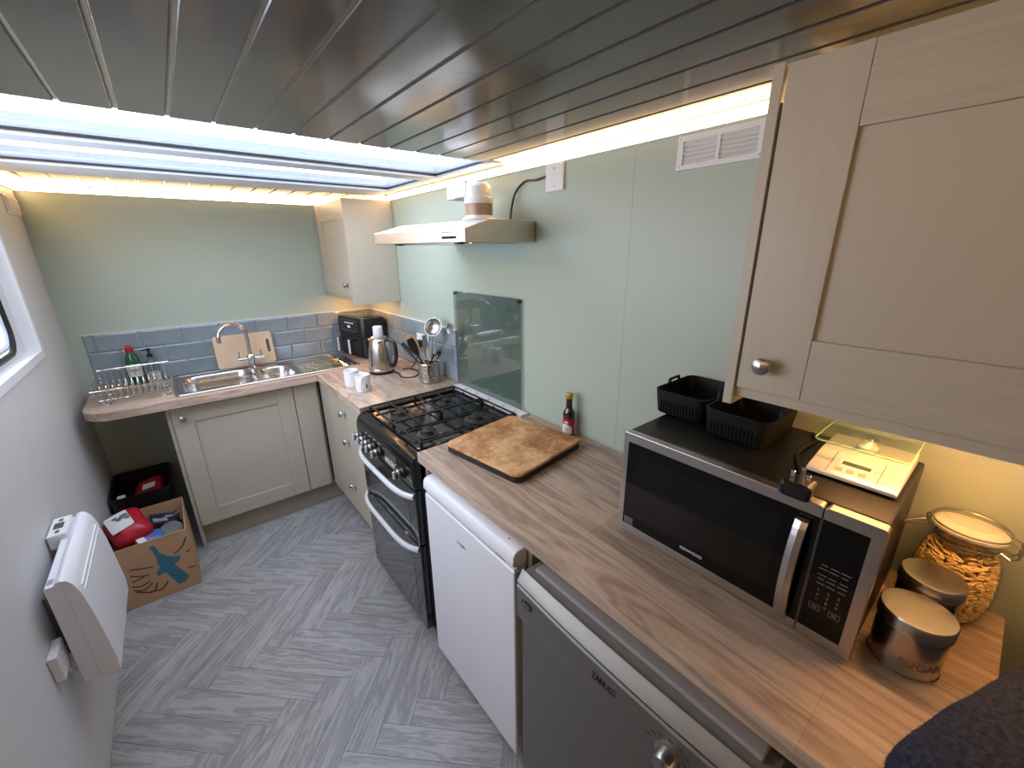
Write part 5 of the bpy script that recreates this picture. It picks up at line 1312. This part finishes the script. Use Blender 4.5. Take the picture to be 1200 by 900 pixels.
def cardboard_box():
    x0, x1, y0, y1, h, t = -1.630, -1.338, -0.790, -0.425, 0.330, 0.004
    b = thing('cardboard_box', 'open brown cardboard box with a blue printed bottle, on the floor by the heater', 'box', ((x0 + x1) / 2, (y0 + y1) / 2, 0))
    for (a, e, c, d) in ((x0, x1, y0, y0 + t), (x0, x1, y1 - t, y1), (x0, x0 + t, y0 + t, y1 - t), (x1 - t, x1, y0 + t, y1 - t)):
        box(a, e, c, d, 0.001, h).build('side_wall', 'card', b, 0.001)
    box(x0 + t, x1 - t, y0 + t, y1 - t, 0.001, 0.005).build('base', 'card', b)
    bot = [(-1.484, .299), (-1.463, .295), (-1.456, .250), (-1.433, .222), (-1.416, .206), (-1.385, .194), (-1.394, .172), (-1.415, .165), (-1.400, .122), (-1.376, .066), (-1.392, .044), (-1.423, .041), (-1.441, .095), (-1.455, .132), (-1.483, .130), (-1.488, .150), (-1.467, .172), (-1.476, .201), (-1.471, .225)]
    MB().plate([bot], lambda u, v, d: (u, d, v), y0 - .0006, y0 + .0005).build('printed_bottle', 'blue_print', b)
    for s in ([(-1.571, .212), (-1.534, .199), (-1.491, .188)], [(-1.576, .180), (-1.547, .162), (-1.516, .153)], [(-1.578, .145), (-1.551, .147), (-1.532, .154)], [(-1.583, .122), (-1.554, .108), (-1.518, .118)], [(-1.583, .099), (-1.548, .082), (-1.510, .104)], [(-1.575, .085), (-1.520, .055), (-1.495, .094)], [(-1.536, .060), (-1.486, .052), (-1.457, .081)], [(-1.405, .216), (-1.369, .242), (-1.345, .285)], [(-1.360, .201), (-1.345, .211)], [(-1.371, .114), (-1.342, .107)]):
        m = MB(); P = smooth_path([(a, 0, c) for a, c in s], 5) if len(s) > 2 else [Vector((a, 0, c)) for a, c in s]
        for i in range(len(P) - 1):
            d = (P[i + 1] - P[i]).normalized(); nn = Vector((-d.z, 0, d.x)) * .0034
            q = m.add([(p.x, y0 - .0005, p.z) for p in (P[i] - nn, P[i + 1] - nn, P[i + 1] + nn, P[i] + nn)]); m.face((q, q + 1, q + 2, q + 3))
        m.build('printed_stroke', 'ink', b, fix=False)
    m = MB(); m.box(x1, x1 + .0005, y0 + .006, y0 + .010, .05, .30); m.build('printed_edge', 'ink', b)
    # contents: each a thing of its own
    g = thing('foil_bag', 'red bag with a white printed top lying on the open cardboard box', 'bag', (-1.555, -0.62, 0.3))
    c = Vector((-1.546, -0.655, 0.352)); rot = Matrix.Rotation(math.radians(20), 3, 'Z') @ Matrix.Rotation(math.radians(26), 3, 'X') @ Matrix.Rotation(math.radians(-14), 3, 'Y')
    def pil(w, d, hh, n=12):
        mb = MB(); rings = []
        for k in range(9):
            v = -1 + 2 * k / 8; z = hh * v; s = (1 - abs(v) ** 3.2) ** .5 if abs(v) < 1 else 0.0
            s = max(s, .28)
            rings.append([(w * s * math.copysign(abs(math.cos(a)) ** .55, math.cos(a)) * (1 + .04 * math.sin(5 * a + k)), d * s * math.copysign(abs(math.sin(a)) ** .55, math.sin(a)) * (1 + .04 * math.cos(4 * a + 2 * k)), z) for a in [2 * PI * i / 28 for i in range(28)]])
        return mb.loft(rings)
    pm = pil(.074, .098, .068); pm.xf(lambda p: c + rot @ (p * (1 + .035 * math.sin(47 * p.x + 1) * math.sin(39 * p.y + 61 * p.z)))); pm.build('bag_body', 'red', g, angle=60)
    lb = MB(); R = rrect(-.014, .014, .088, .100, .01, 3)
    def top(u, v, dz):
        r = max(abs(u) / .074, abs(v) / .098); return Vector((u, v, .0690 * (1 - min(r, .99) ** 3.0) ** .26 + dz))
    lb.loft([[top(u, v, .000) for u, v in R], [top(u, v, .004) for u, v in R], [top(-.014 + (u + .014) * .55, .014 + (v - .014) * .55, .005) for u, v in R], [top(-.014 + (u + .014) * .05, .014 + (v - .014) * .05, .005) for u, v in R]])
    lb.xf(lambda p: c + rot @ p); lab = lb.build('bag_label', 'paper', g, angle=60)
    tx = MB()
    for (u, v, s) in ((.012, .030, .020), (-.006, .022, .017), (.022, .012, .013), (-.02, .036, .012)):
        tx.loft([[top(u + s * math.cos(a) * .9, v + s * .45 * math.sin(a) * (1 + .3 * math.sin(7 * a)), .0085) for a in [2 * PI * i / 12 for i in range(12)]], [top(u + s * math.cos(a) * .8, v + s * .4 * math.sin(a), .0095) for a in [2 * PI * i / 12 for i in range(12)]]], sm=False)
    tx.xf(lambda p: c + rot @ p); tx.build('printed_picture', 'grey_tin', lab)
    tg = thing('blue_pouch', 'blue and white pouch with red round letters in the cardboard box', 'pouch', (-1.46, -0.74, 0.28))
    c2 = Vector((-1.478, -0.728, .296)); rot2 = Matrix.Rotation(math.radians(28), 3, 'Z') @ Matrix.Rotation(math.radians(32), 3, 'X') @ Matrix.Rotation(math.radians(0), 3, 'Y')
    pm = pil(.056, .042, .030); pm.xf(lambda p: c2 + rot2 @ p); pb = pm.build('pouch_body', 'blue', tg, angle=60)
    m = MB(); m.text('TO', .030, (0, 0, .0305), (1, 0, 0), (0, 1, 0), thick=.001); m.xf(lambda p: c2 + rot2 @ p); m.build('lettering', 'label_red', pb)
    m = MB(); m.box(-.052, -.020, -.030, .030, .020, .0285); m.xf(lambda p: c2 + rot2 @ p); m.build('pouch_label', 'paper', pb, .003)
    tg = thing('dark_packet', 'dark printed packet wedged upright in the middle of the cardboard box', 'packet', (-1.44, -0.60, .25))
    c3 = Vector((-1.442, -.560, .275)); r3 = Matrix.Rotation(math.radians(8), 3, 'Z') @ Matrix.Rotation(math.radians(18), 3, 'Y')
    m = MB(); m.box(-.045, .055, -.055, .055, -.06, .035); m.xf(lambda p: c3 + r3 @ p); db = m.build('packet_body', 'navy', tg, .004)
    m = MB()
    for (u, v, w, d) in ((-.030, -.02, .010, .020), (-.010, -.025, .012, .016), (.010, -.020, .008, .022), (.030, .012, .016, .012)): m.box(u - w, u + w, v - d, v + d, .0352, .036)
    m.xf(lambda p: c3 + r3 @ p); m.build('packet_print', 'lid_blue', db)
    tg = thing('plastic_tray', 'grey ridged plastic tub lying at the right inside the cardboard box', 'tub', (-1.385, -.68, .24))
    m = MB(); c4 = Vector((-1.398, -.680, .282)); r4 = Matrix.Rotation(math.radians(24), 3, 'X') @ Matrix.Rotation(math.radians(10), 3, 'Y')
    m.lathe([(.040, -.05), (.044, -.03), (.0405, -.028), (.045, -.014), (.0415, -.012), (.046, .002), (.0425, .004), (.047, .018), (.043, .021), (0, .022)], n=30); m.xf(lambda p: c4 + r4 @ p); m.build('tub_body', 'grey_tin', tg)
    tg = thing('bottle', 'dark bottle with a bright foil neck at the right rear of the cardboard box', 'bottle', (-1.37, -.54, .2))
    m = MB(); a = Vector((-1.390, -.475, .05)); e = Vector((-1.372, -.560, .318)); d = (e - a).normalized(); L_ = (e - a).length
    m.lathe([(.022, 0), (.024, .004), (.024, L_ * .62), (.012, L_ * .78), (.0105, L_ * .86)], a, d, 20); bb = m.build('bottle_body', 'navy', tg)
    MB().lathe([(.0125, L_ * .82), (.0135, L_ * .9), (.0135, L_), (0, L_ + .002)], a, d, 18).build('foil_neck', 'foil', bb)
cardboard_box()

def garment():
    out = [(-.560, -3.225), (-.535, -3.178), (-.490, -3.176), (-.430, -3.196), (-.350, -3.222), (-.250, -3.258), (-.150, -3.296), (-.075, -3.330), (-.065, -3.42), (-.13, -3.50), (-.30, -3.53), (-.47, -3.50), (-.555, -3.40), (-.575, -3.30)]
    P = [Vector((a, b, 0)) for a, b in out]; n0 = len(P); dense = []
    for i in range(n0):
        a, b, c, d = P[i - 1], P[i], P[(i + 1) % n0], P[(i + 2) % n0]
        for k in range(5):
            t = k / 5; dense.append(0.5 * ((2 * b) + (c - a) * t + (2 * a - 5 * b + 4 * c - d) * t * t + (3 * b - a - 3 * c + d) * t ** 3))
    cen = Vector((-.33, -3.36, 0)); rings = []
    rnd = random.Random(11)
    for (s, z) in ((.95, .60), (.985, .80), (.975, .9125), (1.0, .930), (.975, .955), (.90, .974), (.76, .987), (.55, .996), (.30, 1.0), (.06, 1.001)):
        ring = []
        for q in dense:
            v = cen + (q - cen) * s; zz = z
            if z < .9125 : v.y = min(v.y, -3.272); v.x = v.x
            zz += 0.006 * math.sin(v.x * 31 + 1.3) * math.sin(v.y * 27) * (1 if z > .94 else 0)
            ring.append((v.x, v.y, zz))
        rings.append(ring)
    m = MB().loft(rings); g = m.build('wool_garment', 'wool', None, angle=80)
    tag(g, 'dark charcoal woolly garment bunched over the near end of the long worktop', 'garment')
    f = MB()
    for k in range(9000):
        i = rnd.randrange(2, len(rings) - 1); j = rnd.randrange(len(dense)); t, u = rnd.random(), rnd.random(); n = len(dense)
        a = Vector(rings[i][j]).lerp(Vector(rings[i][(j + 1) % n]), t); b = Vector(rings[i + 1 if i + 1 < len(rings) else i][j]).lerp(Vector(rings[i + 1 if i + 1 < len(rings) else i][(j + 1) % n]), t)
        p = a.lerp(b, u); d = (p - Vector((cen.x, cen.y, .90))).normalized() + Vector((rnd.uniform(-1, 1), rnd.uniform(-1, 1), rnd.uniform(-.6, 1))) * .9
        d.normalize(); l = rnd.uniform(.0018, .0042); s = d.orthogonal().normalized() * .0006
        q = f.add([p - s, p + s, p + d * l + Vector((0, 0, -.0015))]); f.face((q, q + 1, q + 2))
    fz = f.build('wool_fibre', 'wool_fuzz', g, fix=False); fz['kind'] = 'stuff'
garment()
